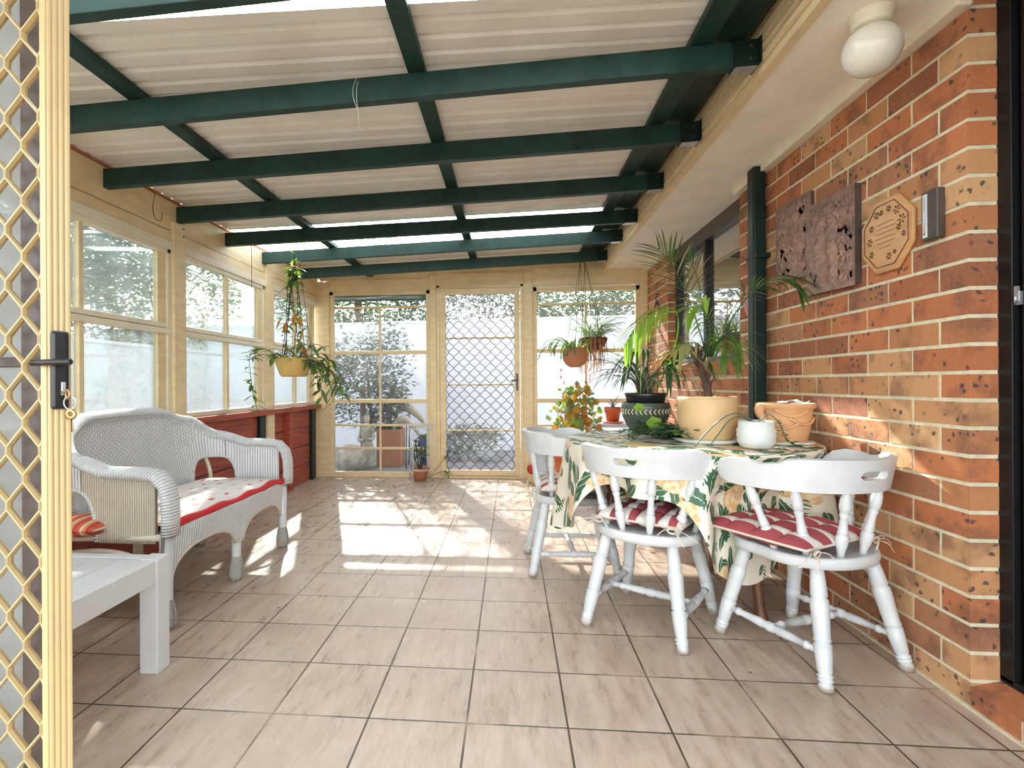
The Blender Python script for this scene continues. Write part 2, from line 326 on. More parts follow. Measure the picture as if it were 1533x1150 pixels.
# ------------------------------------------------------------------ mesh builder
def frame_of(d, up=V((0, 0, 1))):
    d = d.normalized()
    if abs(d.dot(up)) > 0.98: up = V((0, 1, 0)) if abs(d.y) < .9 else V((1, 0, 0))
    x = d.cross(up).normalized(); y = x.cross(d).normalized()
    return x, y, d
class MB:
    def __init__(s): s.v = []; s.f = []; s.uv = []; s.sm = []; s.mi = []
    def add(s, vs, fs, smooth=False, mi=0, uvs=None):
        o = len(s.v); s.v += [tuple(q) for q in vs]
        for i, f in enumerate(fs):
            s.f.append(tuple(k + o for k in f)); s.sm.append(smooth); s.mi.append(mi)
            s.uv.append([uvs[k] for k in f] if uvs else None)
        return s
    def box(s, x0, x1, y0, y1, z0, z1, mi=0):
        vs = [(x0, y0, z0), (x1, y0, z0), (x1, y1, z0), (x0, y1, z0), (x0, y0, z1), (x1, y0, z1), (x1, y1, z1), (x0, y1, z1)]
        return s.add(vs, [(3, 2, 1, 0), (4, 5, 6, 7), (0, 1, 5, 4), (1, 2, 6, 5), (2, 3, 7, 6), (3, 0, 4, 7)], mi=mi)
    def mbox(s, M, sx, sy, sz, mi=0):
        o = len(s.v); s.box(-sx / 2, sx / 2, -sy / 2, sy / 2, -sz / 2, sz / 2, mi)
        for i in range(o, len(s.v)): s.v[i] = tuple(M @ V(s.v[i]))
        return s
    def bar(s, p, q, w_, h_, up=V((0, 0, 1)), mi=0):
        p, q = V(p), V(q); x, y, d = frame_of(q - p, up)
        M = Matrix((( x.x, y.x, d.x, 0), (x.y, y.y, d.y, 0), (x.z, y.z, d.z, 0), (0, 0, 0, 1))); M.translation = (p + q) / 2
        return s.mbox(M, w_, h_, (q - p).length, mi)
    def tube(s, pts, r, seg=8, smooth=True, mi=0, r2=None, up=V((0, 0, 1)), closed=False, uvs=False):
        pts = [V(p) for p in pts]; n = len(pts)
        rs = r if isinstance(r, (list, tuple)) else [r] * n
        r2s = (r2 if isinstance(r2, (list, tuple)) else [r2] * n) if r2 else rs
        d = [(pts[min(i + 1, n - 1)] - pts[max(i - 1, 0)]) for i in range(n)]
        if closed: d = [pts[(i + 1) % n] - pts[i - 1] for i in range(n)]
        x, y, _ = frame_of(d[0], up); vs = []; uv = []; L = 0
        for i in range(n):
            t = d[i].normalized(); x = (x - t * x.dot(t)).normalized(); y = t.cross(x)
            if i: L += (pts[i] - pts[i - 1]).length
            for k in range(seg):
                a = 2 * PI * k / seg
                vs.append(pts[i] + x * (math.cos(a) * rs[i]) + y * (math.sin(a) * r2s[i])); uv.append((L, k / seg * 2 * PI * max(rs[i], r2s[i])))
        fs = []
        m_ = n if closed else n - 1
        for i in range(m_):
            for k in range(seg):
                a, b = i * seg + k, i * seg + (k + 1) % seg; j = ((i + 1) % n) * seg
                fs.append((a, b, j + (k + 1) % seg, j + k))
        if not closed:
            fs.append(tuple(range(seg - 1, -1, -1))); fs.append(tuple((n - 1) * seg + k for k in range(seg)))
        return s.add(vs, fs, smooth, mi, uv if uvs else None)
    def lathe(s, prof, seg=24, M=None, smooth=True, mi=0, uvs=False, wob=None):
        M = M or Matrix(); vs = []; fs = []; uv = []
        L = 0
        for i, (r, z) in enumerate(prof):
            if i: L += math.hypot(r - prof[i - 1][0], z - prof[i - 1][1])
            for k in range(seg):
                a = 2 * PI * k / seg; rr = r * (1 + (wob(a, z) if wob else 0))
                vs.append(M @ V((rr * math.cos(a), rr * math.sin(a), z))); uv.append((a * max(r, .02), L))
        n = len(prof)
        for i in range(n - 1):
            for k in range(seg):
                a, b = i * seg + k, i * seg + (k + 1) % seg
                fs.append((a, b, b + seg, a + seg))
        if prof[0][0] > 1e-5: fs.append(tuple(range(seg - 1, -1, -1)))
        if prof[-1][0] > 1e-5: fs.append(tuple((n - 1) * seg + k for k in range(seg)))
        return s.add(vs, fs, smooth, mi, uv if uvs else None)
    def turned(s, p, q, prof, seg=12, mi=0):
        """a turned stick from p to q; prof = [(t, r)]"""
        p, q = V(p), V(q); x, y, d = frame_of(q - p); L = (q - p).length
        M = Matrix(((x.x, y.x, d.x, p.x), (x.y, y.y, d.y, p.y), (x.z, y.z, d.z, p.z), (0, 0, 0, 1)))
        return s.lathe([(r, t * L) for t, r in prof], seg, M, True, mi)
    def grid(s, fn, nu, nv, smooth=True, mi=0, uvfn=None, cu=False):
        vs = [fn(i / nu, j / nv) for j in range(nv + 1) for i in range(nu + 1)]
        uv = [uvfn(i / nu, j / nv) for j in range(nv + 1) for i in range(nu + 1)] if uvfn else None
        W = nu + 1
        fs = [(j * W + i, j * W + i + 1, (j + 1) * W + i + 1, (j + 1) * W + i) for j in range(nv) for i in range(nu)]
        return s.add(vs, fs, smooth, mi, uv)
    def prism(s, poly, z0, z1, M=None, mi=0):
        M = M or Matrix(); n = len(poly)
        vs = [M @ V((x, y, z0)) for x, y in poly] + [M @ V((x, y, z1)) for x, y in poly]
        fs = [tuple(range(n - 1, -1, -1)), tuple(range(n, 2 * n))] + [(i, (i + 1) % n, n + (i + 1) % n, n + i) for i in range(n)]
        return s.add(vs, fs, False, mi)
    def blade(s, pts, w_, side=None, mi=0, fold=0.15, shape=None):
        """a leaf: a ribbon along pts, folded along its midrib"""
        pts = [V(p) for p in pts]; n = len(pts); vs = []
        for i in range(n):
            t = (pts[min(i + 1, n - 1)] - pts[max(i - 1, 0)]).normalized()
            sd = side or t.cross(V((0, 0, 1)))
            sd = sd - t * sd.dot(t)
            sd = sd.normalized() if sd.length > 1e-4 else V((1, 0, 0))
            k = i / (n - 1)
            ww = w_ * (shape(k) if shape else max(0.04, math.sin(PI * (0.08 + 0.92 * k)) ** 0.6 if k > .3 else 0.45 + 1.8 * k))
            nrm = sd.cross(t)
            vs += [pts[i] + sd * ww / 2 + nrm * ww * fold, pts[i], pts[i] - sd * ww / 2 + nrm * ww * fold]
        fs = []
        for i in range(n - 1):
            a = i * 3; fs += [(a, a + 1, a + 4, a + 3), (a + 1, a + 2, a + 5, a + 4)]
        return s.add(vs, fs, True, mi)
    def leaf(s, p, d, L, w_, mi=0, droop=0.2, n=4, side=None):
        p, d = V(p), V(d).normalized()
        pts = [p + d * L * k / n + V((0, 0, -droop * L * (k / n) ** 2)) for k in range(n + 1)]
        return s.blade(pts, w_, side, mi, 0.12, lambda k: max(0.03, math.sin(PI * min(1, k * .92 + .06)) ** 0.8))
    def dots(s, p, d, r, mi=0, n=7):
        """a small round leaf facing d"""
        x, y, z = frame_of(V(d)); p = V(p)
        vs = [p - z * r * .25] + [p + (x * math.cos(2 * PI * k / n) + y * math.sin(2 * PI * k / n)) * r * (1 + .12 * (-1) ** k) for k in range(n)]
        return s.add(vs, [(0, k + 1, (k + 1) % n + 1) for k in range(n)], True, mi)
    def build(s, name, mats, parent=None, bevel=0.0, seg=2, solid=0.0, weld=False, attr=None, sub=0):
        if not isinstance(mats, (list, tuple)): mats = [mats]
        off = V((0, 0, 0))
        if parent is not None:
            p = parent
            while p is not None: off = off + V(p.location); p = p.parent
        else:
            xs = [q[0] for q in s.v]; ys = [q[1] for q in s.v]; zs = [q[2] for q in s.v]
            off = V(((min(xs) + max(xs)) / 2, (min(ys) + max(ys)) / 2, min(zs)))
        me = bpy.data.meshes.new(name)
        me.from_pydata([tuple(V(q) - off) for q in s.v], [], s.f)
        for m in mats: me.materials.append(m)
        me.polygons.foreach_set('use_smooth', s.sm); me.polygons.foreach_set('material_index', s.mi)
        if any(u for u in s.uv):
            lay = me.uv_layers.new(name='UVMap'); i = 0
            for u, f in zip(s.uv, s.f):
                for k in range(len(f)):
                    if u: lay.data[i].uv = u[k]
                    i += 1
        if attr:
            a = me.attributes.new('brick', 'FLOAT', 'FACE'); a.data.foreach_set('value', attr)
        if weld:
            bm = bmesh.new(); bm.from_mesh(me); bmesh.ops.remove_doubles(bm, verts=bm.verts, dist=1e-4)
            bmesh.ops.dissolve_degenerate(bm, edges=bm.edges, dist=1e-5); bm.to_mesh(me); bm.free()
        me.update()
        o = bpy.data.objects.new(name, me); COL.objects.link(o)
        if parent is None: o.location = off
        else: o.parent = parent
        if solid: md = o.modifiers.new('solid', 'SOLIDIFY'); md.thickness = solid; md.offset = 0
        if bevel:
            md = o.modifiers.new('bevel', 'BEVEL'); md.width = bevel; md.segments = seg; md.limit_method = 'ANGLE'; md.angle_limit = 0.7
        if sub: md = o.modifiers.new('sub', 'SUBSURF'); md.levels = sub; md.render_levels = sub
        return o
def tag(o, label=None, cat=None, group=None, kind=None):
    if label: o['label'] = label
    if cat: o['category'] = cat
    if group: o['group'] = group
    if kind: o['kind'] = kind
    return o
def thing(name, label, cat, loc=(0, 0, 0), group=None, kind=None):
    o = bpy.data.objects.new(name, None); o.empty_display_size = 0.1; COL.objects.link(o); o.location = loc
    return tag(o, label, cat, group, kind)
def kids(o): return [c for c in bpy.data.objects if c.parent == o]
def dup(o, label=None, parent=None):
    c = o.copy(); COL.objects.link(c); c.parent = parent
    if label: c['label'] = label
    for k in kids(o): dup(k, None, c)
    return c
def bez(p, n=12):
    """Catmull-Rom through points"""
    p = [V(q) for q in p]; out = []
    for i in range(len(p) - 1):
        a = p[i - 1] if i else p[0] * 2 - p[1]; b, c = p[i], p[i + 1]; d = p[i + 2] if i + 2 < len(p) else p[-1] * 2 - p[-2]
        for k in range(n):
            t = k / n
            out.append(0.5 * ((2 * b) + (c - a) * t + (2 * a - 5 * b + 4 * c - d) * t * t + (3 * b - a - 3 * c + d) * t ** 3))
    out.append(p[-1]); return out
def pwl(x, xs, ys, sm=True):
    if x <= xs[0]: return ys[0]
    for i in range(1, len(xs)):
        if x <= xs[i]:
            t = (x - xs[i - 1]) / (xs[i] - xs[i - 1])
            if sm: t = t * t * (3 - 2 * t)
            return ys[i - 1] + (ys[i] - ys[i - 1]) * t
    return ys[-1]
# ------------------------------------------------------------------ dimensions of the place (metres)
XL, XR, YF, ZS, YC = -2.12, 1.42, 5.70, 2.21, 1.787   # window wall, brick wall, end wall, soffit, brick corner
# ------------------------------------------------------------------ floor and ground
tag(MB().box(-2.3, 1.56, -1.6, YF + .12, -0.06, 0).build('floor', TILE), 'square slate-look tiled floor of the enclosed patio', 'floor', kind='structure')
tag(MB().box(-14, 14, -14, 22, -0.2, -0.07).build('ground', GRAVEL), 'pale gravel ground outside the patio windows', 'ground', kind='structure')
# ------------------------------------------------------------------ brick wall on the house side
CH, BL = 0.0875, 0.24
def brick_wall():
    mb = MB(); at = []
    rng = random.Random(5)
    def brick(x0, y0, y1, z0, z1, v=None, x1=None):
        if y1 - y0 < .012: return
        d = rng.uniform(-.0015, .0015)
        mb.box(x0 + d, (x1 or x0 + .112), y0, y1, z0, z1); at.extend([rng.random() if v is None else v] * 6)
    W0, W1, ZW = 3.445, 4.97, 1.075
    n = int(math.ceil(ZS / CH))
    for r in range(n):
        z0 = r * CH + .001; z1 = min(z0 + .0748, ZS - .002)
        if z1 - z0 < .01: continue
        y = YC; first = True; half = r % 2
        while y < YF + .1:
            L = (BL / 2 if (first and half) else BL) - .0115
            a, b_ = y, min(y + L, YF + .05); y += L + .0115; first = False
            if b_ <= a: break
            if z1 > ZW:
                if a < W0: brick(XR, a, min(b_, W0), z0, z1)
                if b_ > W1: brick(XR, a if a > W1 + .012 else W1, b_, z0, z1)
            else: brick(XR, a, b_, z0, z1)
    return mb, at
mb, at = brick_wall()
wr = thing('wall_right', 'speckled red and tan brick house wall with pale mortar', 'wall', (XR, 3.7, 0), kind='structure')
mb.build('brickwork', BRICK, wr, attr=at)
m_ = MB(); m_.box(XR + .0028, XR + .112, YC + .003, 3.4435, 0, ZS); m_.box(XR + .0028, XR + .112, 4.9735, YF + .05, 0, ZS); m_.box(XR + .0028, XR + .112, 3.445, 4.97, 0, 1.075)
m_.box(XR - .012, XR + .01, YC - .9, YF, 0, .006)
m_.build('mortar', MORTAR, wr)
# sloping brick window sill
mb = MB(); at = []; rng = random.Random(3)
y = 3.447
while y < 4.95:
    o = len(mb.v); mb.box(-.075, .075, y, y + .1, -.038, .038); at += [rng.uniform(.1, .9)] * 6
    M = Matrix.Translation((XR + .035, 0, 1.128)) @ Matrix.Rotation(math.radians(-22), 4, 'Y')
    for i in range(o, len(mb.v)): mb.v[i] = tuple(M @ V(mb.v[i]))
    y += .1085
mb.build('window_sill', BRICK, wr, attr=at)
mb = MB(); M = Matrix.Translation((XR + .04, 4.2, 1.123)) @ Matrix.Rotation(math.radians(-22), 4, 'Y'); mb.mbox(M, .135, 1.5, .06); mb.build('sill_mortar', MORTAR, wr)
# door-sill bricks below the black door frame
mb = MB(); at = []; y = YC - .004
for k in range(12):
    ww = .16 if k == 0 else .105
    M = Matrix(((1, 0, 0, XR - .002), (0, 0, -1, y), (0, 1, 0, 0), (0, 0, 0, 1))); mb.prism([(0, .001), (.11, .001), (.11, .092), (0, .066)], 0, ww, M); at += [rng.choice([.1, .4, .55, .65])] * 6
    y -= ww + .011
mb.build('door_sill', BRICK, wr, attr=at)
MB().box(XR + .002, XR + .16, YC - 1.05, YC - .003, 0, .060).build('door_sill_mortar', MORTAR, wr)
# kitchen window in the brick wall
wn = thing('window_1', 'dark framed sliding window in the brick house wall', 'window', (1.5, 4.2, 1.18), kind='structure')
mb = MB(); X0, X1 = 1.485, 1.535
mb.box(X0, X1, 3.445, 3.49, 1.175, ZS); mb.box(X0, X1, 4.925, 4.97, 1.175, ZS)
mb.box(X0 - .01, X1, 3.445, 4.97, 2.10, ZS); mb.box(X0 - .01, X1, 3.445, 4.97, 1.175, 1.205)
mb.build('frame', BROWNAL, wn, .003)
mb = MB(); mb.box(X0 - .005, X1 - .01, 4.20, 4.25, 1.2, 2.10); mb.box(X0, X1 - .01, 4.88, 4.93, 1.2, 2.1); mb.box(X0, X1 - .01, 4.22, 4.93, 2.06, 2.1); mb.box(X0, X1 - .01, 4.22, 4.93, 1.2, 1.235)
mb.build('sash', BLACKAL, wn, .003)
MB().box(1.512, 1.517, 3.49, 4.925, 1.2, 2.1).build('pane', DARKGLASS, wn)
MB().grid(lambda u, v: (1.66 + .02 * math.sin(u * 60), 3.4 + u * 1.65, 1.1 + v * 1.15), 120, 1).build('blind', CURTAIN, wn)
mb = MB(); mb.box(1.7, 1.72, 3.1, 5.3, .9, 2.5); mb.build('shade_backing', SHADEBACK, wn)  # dark sheet behind the pane, shade of the room put into its colour
# black sliding door beside the brick corner
dr = thing('door_1', 'black framed sliding door at the brick corner', 'door', (1.56, 1.2, .1), kind='structure')
mb = MB()
for (a, b_) in ((1.505, 1.53), (1.535, 1.56), (1.565, 1.60)): mb.box(a, b_, YC - .045, YC + .02, .095, 2.24)
mb.box(1.53, 1.60, YC - .03, YC + .02, .095, 2.24); mb.box(1.505, 1.60, -.5, YC, .088, .11); mb.box(1.505, 1.60, -.5, YC, 2.19, 2.24)
mb.box(1.52, 1.56, YC - .11, YC - .06, .1, 2.2); mb.box(1.505, 1.60, -.55, -.48, .075, 2.24)
mb.build('frame', BLACKAL, dr, .002)
MB().box(1.538, 1.543, -.5, YC - .06, .105, 2.19).build('pane', DARKGLASS, dr)
MB().box(1.75, 1.77, -.6, YC, .0, 2.4).build('shade_backing', SHADEBACK, dr)  # dark backing sheet painted as indoor shade, also blocks light from the right
mb = MB(); mb.box(1.512, 1.522, YC - .062, YC - .046, 1.245, 1.285); mb.box(1.506, 1.514, YC - .06, YC - .05, 1.255, 1.30); mb.tube([(1.505, YC - .055, 1.252), (1.505, YC - .055, 1.275)], .003, 6)
mb.build('latch', STEEL, dr)
# ------------------------------------------------------------------ soffit, fascia, gutter
XF = 0.97
so_ = MB(); so_.box(XF, 1.56, -1.0, 3.04, ZS, ZS + .012); so_.box(XF, 1.56, 3.046, YF + .1, ZS, ZS + .012); so_.box(XF, 1.56, -1.0, YF, ZS + .004, ZS + .014)
tag(so_.build('trim_1', SOFFIT), 'pale eave lining above the brick wall', 'eave lining', kind='structure')
mb = MB(); mb.box(XR - .045, XR + .003, YC - .02, 3.44, ZS - .032, ZS + .002); mb.box(XR - .045, XR + .003, 4.97, YF, ZS - .032, ZS + .002)
tag(mb.build('trim_2', CREAM_L, bevel=.006), 'pale timber bead between eave lining and bricks', 'trim', kind='structure')
mb = MB(); poly = [(XF + .03, ZS - .008), (XF - .006, ZS - .008), (XF - .006, ZS + .022)]
for k in range(6):
    z = ZS + .028 + k * .035; poly += [(XF + .010, z), (XF - .016, z + .003), (XF - .016, z + .024), (XF + .010, z + .027)]
poly += [(XF + .03, ZS + .25)]
M = Matrix(((1, 0, 0, 0), (0, 0, -1, 0), (0, 1, 0, 0), (0, 0, 0, 1)))
mb.prism(poly, -(YF + .15), .9, M)
tag(mb.build('trim_3', CREAM), 'cream ribbed fascia board along the eave edge', 'fascia', kind='structure')
# roof plane: z of the rafters' top at X
def ztop(x): return 2.150 + (x + 2.13) * (2.330 - 2.150) / 3.08
mb = MB(); pf = [(.745, 2.40), (.755, 2.35), (.80, 2.338), (.90, 2.338), (.94, 2.36), (.948, 2.47), (.94, 2.47), (.93, 2.365), (.89, 2.346), (.80, 2.346), (.765, 2.357), (.755, 2.40)]
mb.prism(pf, -(YF + .3), .9, M)
tag(mb.build('trim_4', GREEN2), 'dark green box gutter between roof sheets and fascia', 'gutter', kind='structure')
MB().box(.80, 1.6, -1.0, YF + .3, 2.47, 2.5).build('eave_light_block', GREEN2); tag(bpy.data.objects['eave_light_block'], 'unseen dark slab added above the gutter to block light', 'light block', kind='structure')  # unseen slab added over gutter and eave to keep light out
# ------------------------------------------------------------------ corrugated roof
PUR = .042
def sheet(y0, y1, x0, x1, lift=0.0, pitch=.095):
    prof = [(0, 0), (.056, 0), (.062, .010), (.066, .027), (.080, .027), (.087, .010)]
    pts = []; y = y0
    while y < y1 + 1e-6:
        for (a, h_) in prof: pts.append((y + a, h_))
        y += pitch
    pts = [p for p in pts if p[0] <= y1]
    mb = MB(); n = len(pts)
    vs = [(x, p[0] + .095 * (x + 2.13), ztop(x) + PUR + p[1] + lift) for x in (x0, x1) for p in pts]
    mb.add(vs, [(i, i + 1, n + i + 1, n + i) for i in range(n - 1)], False)
    return mb
ce = thing('ceiling', 'cream corrugated roof sheets on dark green framing', 'roof', (0, 3, 2.3), kind='structure')
XE = .86
for i, (a, b_, x0, x1) in enumerate(((-1.3, .77, -2.3, XE), (1.60, 3.93, -2.3, XE), (3.93, 4.60, .70, XE), (4.60, 5.95, -2.3, XE))):  # first run, unseen past the camera, added to shade the near door
    sheet(a, b_, x0, x1).build('roof_sheet', SHEET, ce, solid=.0015)
for a, b_, x1 in ((.75, 1.62, XE), (3.91, 4.62, .71)):
    o = sheet(a, b_, -2.3, x1, .003).build('skylight_sheet', SKYL, ce); o['label'] = 'clear corrugated skylight sheet'
# rafters: (Y at the window wall, Y at the fascia)
RAF = [((1.45, 1.53), 'nearest dark green rafter, cut off at the top left corner'), ((2.05, 2.15), 'first full dark green rafter counting from the camera'),
       ((2.63, 2.79), 'second full dark green rafter counting from the camera'), ((3.24, 3.45), 'middle dark green rafter, third full one from the camera'),
       ((3.82, 4.14), 'dark green rafter on the near side of the clear skylight'), ((4.41, 4.68), 'bluish green rafter on the far side of the clear skylight'),
       ((5.08, 5.39), 'last dark green rafter, against the far window wall')]
for (a, b_), lab in RAF:
    r = thing('rafter', lab, 'rafter', (-.6, (a + b_) / 2, 2.15), 'roof rafters')
    p0, p1 = V((-2.13, a, ztop(-2.13) - .049)), V((XF - .02, b_, ztop(XF - .02) - .049))
    MB().bar(p0, p1, .042, .098).build('timber', GREEN, r, .003)
    d = (p1 - p0).normalized(); q = p1 - d * .05; mb = MB()
    mb.bar(q - d * .045 + V((0, -.023, 0)), p1 + V((0, -.023, 0)), .003, .1); mb.bar(q - d * .045 + V((0, .023, 0)), p1 + V((0, .023, 0)), .003, .1)
    mb.bar(q - d * .045 + V((0, 0, -.051)), p1 + V((0, 0, -.051)), .05, .003); mb.box(XF - .022, XF - .017, p1.y - .045, p1.y + .045, p1.z - .05, p1.z + .05)
    hb = mb.build('joist_hanger', GREEN2, r)
    for dz in (-.025, .025): mb = MB(); mb.tube([p1 - d * .03 + V((0, -.028, dz)), p1 - d * .03 + V((0, -.024, dz))], .005, 8); mb.build('bolt', BROWNAL, hb)
    o = MB().bar(p1 - d * .09 + V((0, 0, -.0535)), p1 - d * .005 + V((0, 0, -.0535)), .052, .0015).build('hanger_plate', STEEL, hb)
for x, lab in ((-1.53, 'dark green purlin nearest the window wall'), (-.37, 'dark green purlin along the middle of the roof'), (.74, 'dark green purlin beside the box gutter')):
    o = MB().bar((x, -.9, ztop(x) + PUR / 2 + .001), (x, 6.0, ztop(x) + PUR / 2 + .001), .07 if x < .7 else .085, PUR - .010).build('purlin', GREEN, bevel=.003)
    tag(o, lab, 'purlin', 'roof purlins')
# ------------------------------------------------------------------ window wall on the garden side
wl = thing('wall_left', 'cream timber window wall over red stained sleepers', 'wall', (XL, 3.2, 0), kind='structure')
Y0 = .55
mb = MB(); mb.box(XL - .06, XL, Y0, YF, 1.985, 2.165); mb.box(XL - .06, XL + .004, Y0, YF, 1.915, 1.98)
mb.build('top_beam', CREAM, wl, .004)
MB().box(XL - .055, XL - .035, Y0, YF + .1, 2.16, 2.19).build('closing_strip', CREAM, wl)  # added to stop sun leaking in above the beam
MB().box(XL - .06, XL + .012, Y0, YF, 1.865, 1.915).build('window_head', CREAM_L, wl, .004)
for k, (a, b_) in enumerate(((1.69, 1.83), (3.165, 3.29), (4.44, 4.58))):
    mb = MB(); mb.box(XL - .06, XL + .022, a, b_, 0, 2.04 if k < 2 else 2.14)
    p = mb.build('post', CREAM, wl, .005)
    for z in ((1.97, 2.02) if k == 1 else ()): mb = MB(); mb.tube([(XL + .022, b_ - .03, z), (XL + .027, b_ - .03, z)], .006, 8); mb.build('bolt', BROWNAL, p)
for a, b_, px in ((Y0, 1.69, 0), (1.83, 3.165, 0), (3.29, 4.44, 0), (4.58, 5.60, 0)):
    pass
MB().box(XL - .13, XL + .05, Y0, YF - .02, .755, .80).build('red_ledge', REDSTAIN, wl, .005)
mb = MB()
for k in range(4): mb.box(XL - .09, XL - .02, Y0, YF, .005 + k * .19, .005 + k * .19 + .182)
mb.build('sleeper_boards', REDSTAIN, wl, .005)
for y in (4.87, 2.9): MB().box(XL - .04, XL + .035, y, y + .085, 0, .75).build('red_post', REDSTAIN, wl, .004)
for y in (4.33, 5.50): MB().box(XL - .04, XL + .01, y, y + .10, 0, .75).build('green_post', GREEN2, wl, .003)
# terracotta gutter edge of the neighbour roof just above the beam
MB().tube([(XL - .03, Y0, 2.185), (XL - .03, YF, 2.185)], .02, 8).build('roof_edge', TERRA, wl)
for i, (a, b_, mul) in enumerate(((1.83, 3.165, 2.475), (3.29, 4.44, 3.85), (4.58, 5.60, 5.12), (.6, 1.69, 1.15))):
    nm = ['garden window beside the security screen door', 'garden window behind the far settee arm', 'garden window behind the hanging pot', 'garden window hidden behind the screen door'][i]
    wd = thing('window_%d' % (i + 2), nm, 'window', (XL, (a + b_) / 2, .82), kind='structure')
    mb = MB(); x0, x1 = XL - .05, XL + .0
    mb.box(x0, x1, a, a + .035, .80, 1.865); mb.box(x0, x1, b_ - .035, b_, .80, 1.865); mb.box(x0, x1 + .01, a, b_, .80, .835); mb.box(x0, x1, a, b_, 1.835, 1.866)
    mb.box(x0, x1 + .006, a, b_, 1.335, 1.367); mb.box(x0 - .0, x1 - .004, a, b_, 1.372, 1.402)
    mb.build('frame', CREAM_L, wd, .004)
    mb = MB(); mb.box(x0 + .01, x1 - .008, mul - .016, mul + .016, .82, 1.85); mb.box(x0 + .005, x1 - .012, b_ - .11, b_ - .03, .82, 1.85)
    mb.build('mullion', CREAM, wd, .003)
    MB().box(XL - .032, XL - .028, a + .02, b_ - .02, .82, 1.85).build('pane', DUSTY, wd)
# ------------------------------------------------------------------ end wall with door and two windows
wb = thing('wall_back', 'cream timber end wall framing a screen door', 'wall', (-.3, YF, 0), kind='structure')
y0, y1 = YF, YF + .09
mb = MB(); mb.box(-2.20, -1.985, y0 - .01, y1, 0, 2.14); mb.build('corner_post', CREAM, wb, .005)
for x0, x1 in ((-.872, -.80), (.135, .235), (1.345, 1.425)):
    MB().box(x0, x1, y0 - .012, y1, 0, 2.2).build('post', CREAM, wb, .005)
mb = MB(); mb.box(-2.0, -.87, y0, y1, 2.03, 2.16); mb.box(-.80, .135, y0 - .004, y1, 2.075, 2.205); mb.box(.235, 1.36, y0, y1, 2.05, 2.24)
mb.box(-2.1, -.87, y0 + .015, y1, 2.16, 2.30); mb.box(-.87, 1.36, y0 + .01, y1, 2.2, 2.40)
mb.build('lintel', CREAM, wb, .004)
MB().box(-2.3, -.80, YF + .2, YF + .24, 1.957, 2.06).build('outer_beam', GREEN, wb)
def end_window(n, lab, x0, x1):
    wd = thing('window_%d' % n, lab, 'window', ((x0 + x1) / 2, YF, .03), kind='structure')
    a, b_ = YF + .005, YF + .06; f = .042
    mb = MB(); mb.box(x0, x0 + f, a, b_, 0, 2.04); mb.box(x1 - f, x1, a, b_, 0, 2.04); mb.box(x0, x1, a, b_, 1.99, 2.04); mb.box(x0, x1, a - .01, b_, 0, .055)
    mb.build('frame', CREAM, wd, .004)
    mb = MB()
    for z, h in ((1.855, .012), (1.36, .02), (.83, .022), (.565, .012), (.312, .012)): mb.box(x0 + f - .01, x1 - f + .01, a + .012, b_ - .01, z - h, z + h)
    xm = (x0 + x1) / 2; mb.box(xm - .01, xm + .01, a + .014, b_ - .012, .05, 1.855)
    mb.build('glazing_bar', CREAM, wd, .003)
    MB().box(x0 + .02, x1 - .02, YF + .035, YF + .039, .03, 2.01).build('pane', GLASS, wd)
end_window(6, 'floor to ceiling end window with a grey green shrub behind it', -1.985, -.872)
end_window(7, 'floor to ceiling end window behind the hanging baskets', .235, 1.345)
def zigzag(mb, x0, x1, z0, z1, y, px, pz, r, ydepth, node):
    """extruded diamond grille: vertical strands zigzagging and touching at their nodes"""
    k = 0; x = x0
    while x <= x1 + 1e-6:
        side = 1 if k % 2 else -1
        pts = []; z = z0; j = 0
        while z < z1:
            xx = x + (px / 2) * (1 if j % 2 else -1) * side * .96
            pts += [(xx, y, z), (xx, y, min(z1, z + node))]; z += pz / 2; j += 1
        pts = [(min(max(q[0], x0), x1), q[1], q[2]) for q in pts]
        mb.tube(pts, r, 6, False, r2=ydepth, up=V((0, 1, 0)))
        x += px; k += 1
dd = thing('door_2', 'cream screen door with a diamond grille in the end wall', 'door', (-.33, YF, .02), kind='structure')
a, b_ = YF + .0, YF + .05
mb = MB(); mb.box(-.80, -.765, a - .005, b_ + .03, 0, 2.075); mb.box(.10, .135, a - .005, b_ + .03, 0, 2.075); mb.box(-.80, .135, a - .005, b_ + .03, 2.045, 2.075); mb.box(-.80, .135, a - .01, b_, 0, .022)
mb.build('frame', CREAM, dd, .004)
mb = MB(); mb.box(-.76, -.70, a + .002, a + .04, .025, 2.04); mb.box(.035, .095, a + .002, a + .04, .025, 2.04); mb.box(-.70, .035, a + .002, a + .04, 1.975, 2.04); mb.box(-.70, .035, a + .002, a + .04, .025, .085)
for z in (1.506, 1.004, .509): mb.box(-.70, .035, a + .01, a + .03, z - .009, z + .009)
mb.build('leaf', CREAM, dd, .004)
mb = MB(); zigzag(mb, -.70, .035, .085, 1.975, a + .008, .0565, .115, .0036, .004, .012); mb.build('grille', BLACKAL, dd)
MB().box(-.70, .035, a + .022, a + .0225, .085, 1.975).build('screen', FLYSCREEN, dd)
mb = MB(); mb.box(.055, .075, a - .012, a + .003, .94, 1.12); mb.tube([(.065, a - .01, 1.045), (.065, a - .05, 1.045), (.0, a - .052, 1.047)], .008, 8); mb.build('handle', BLACK, dd, .002)
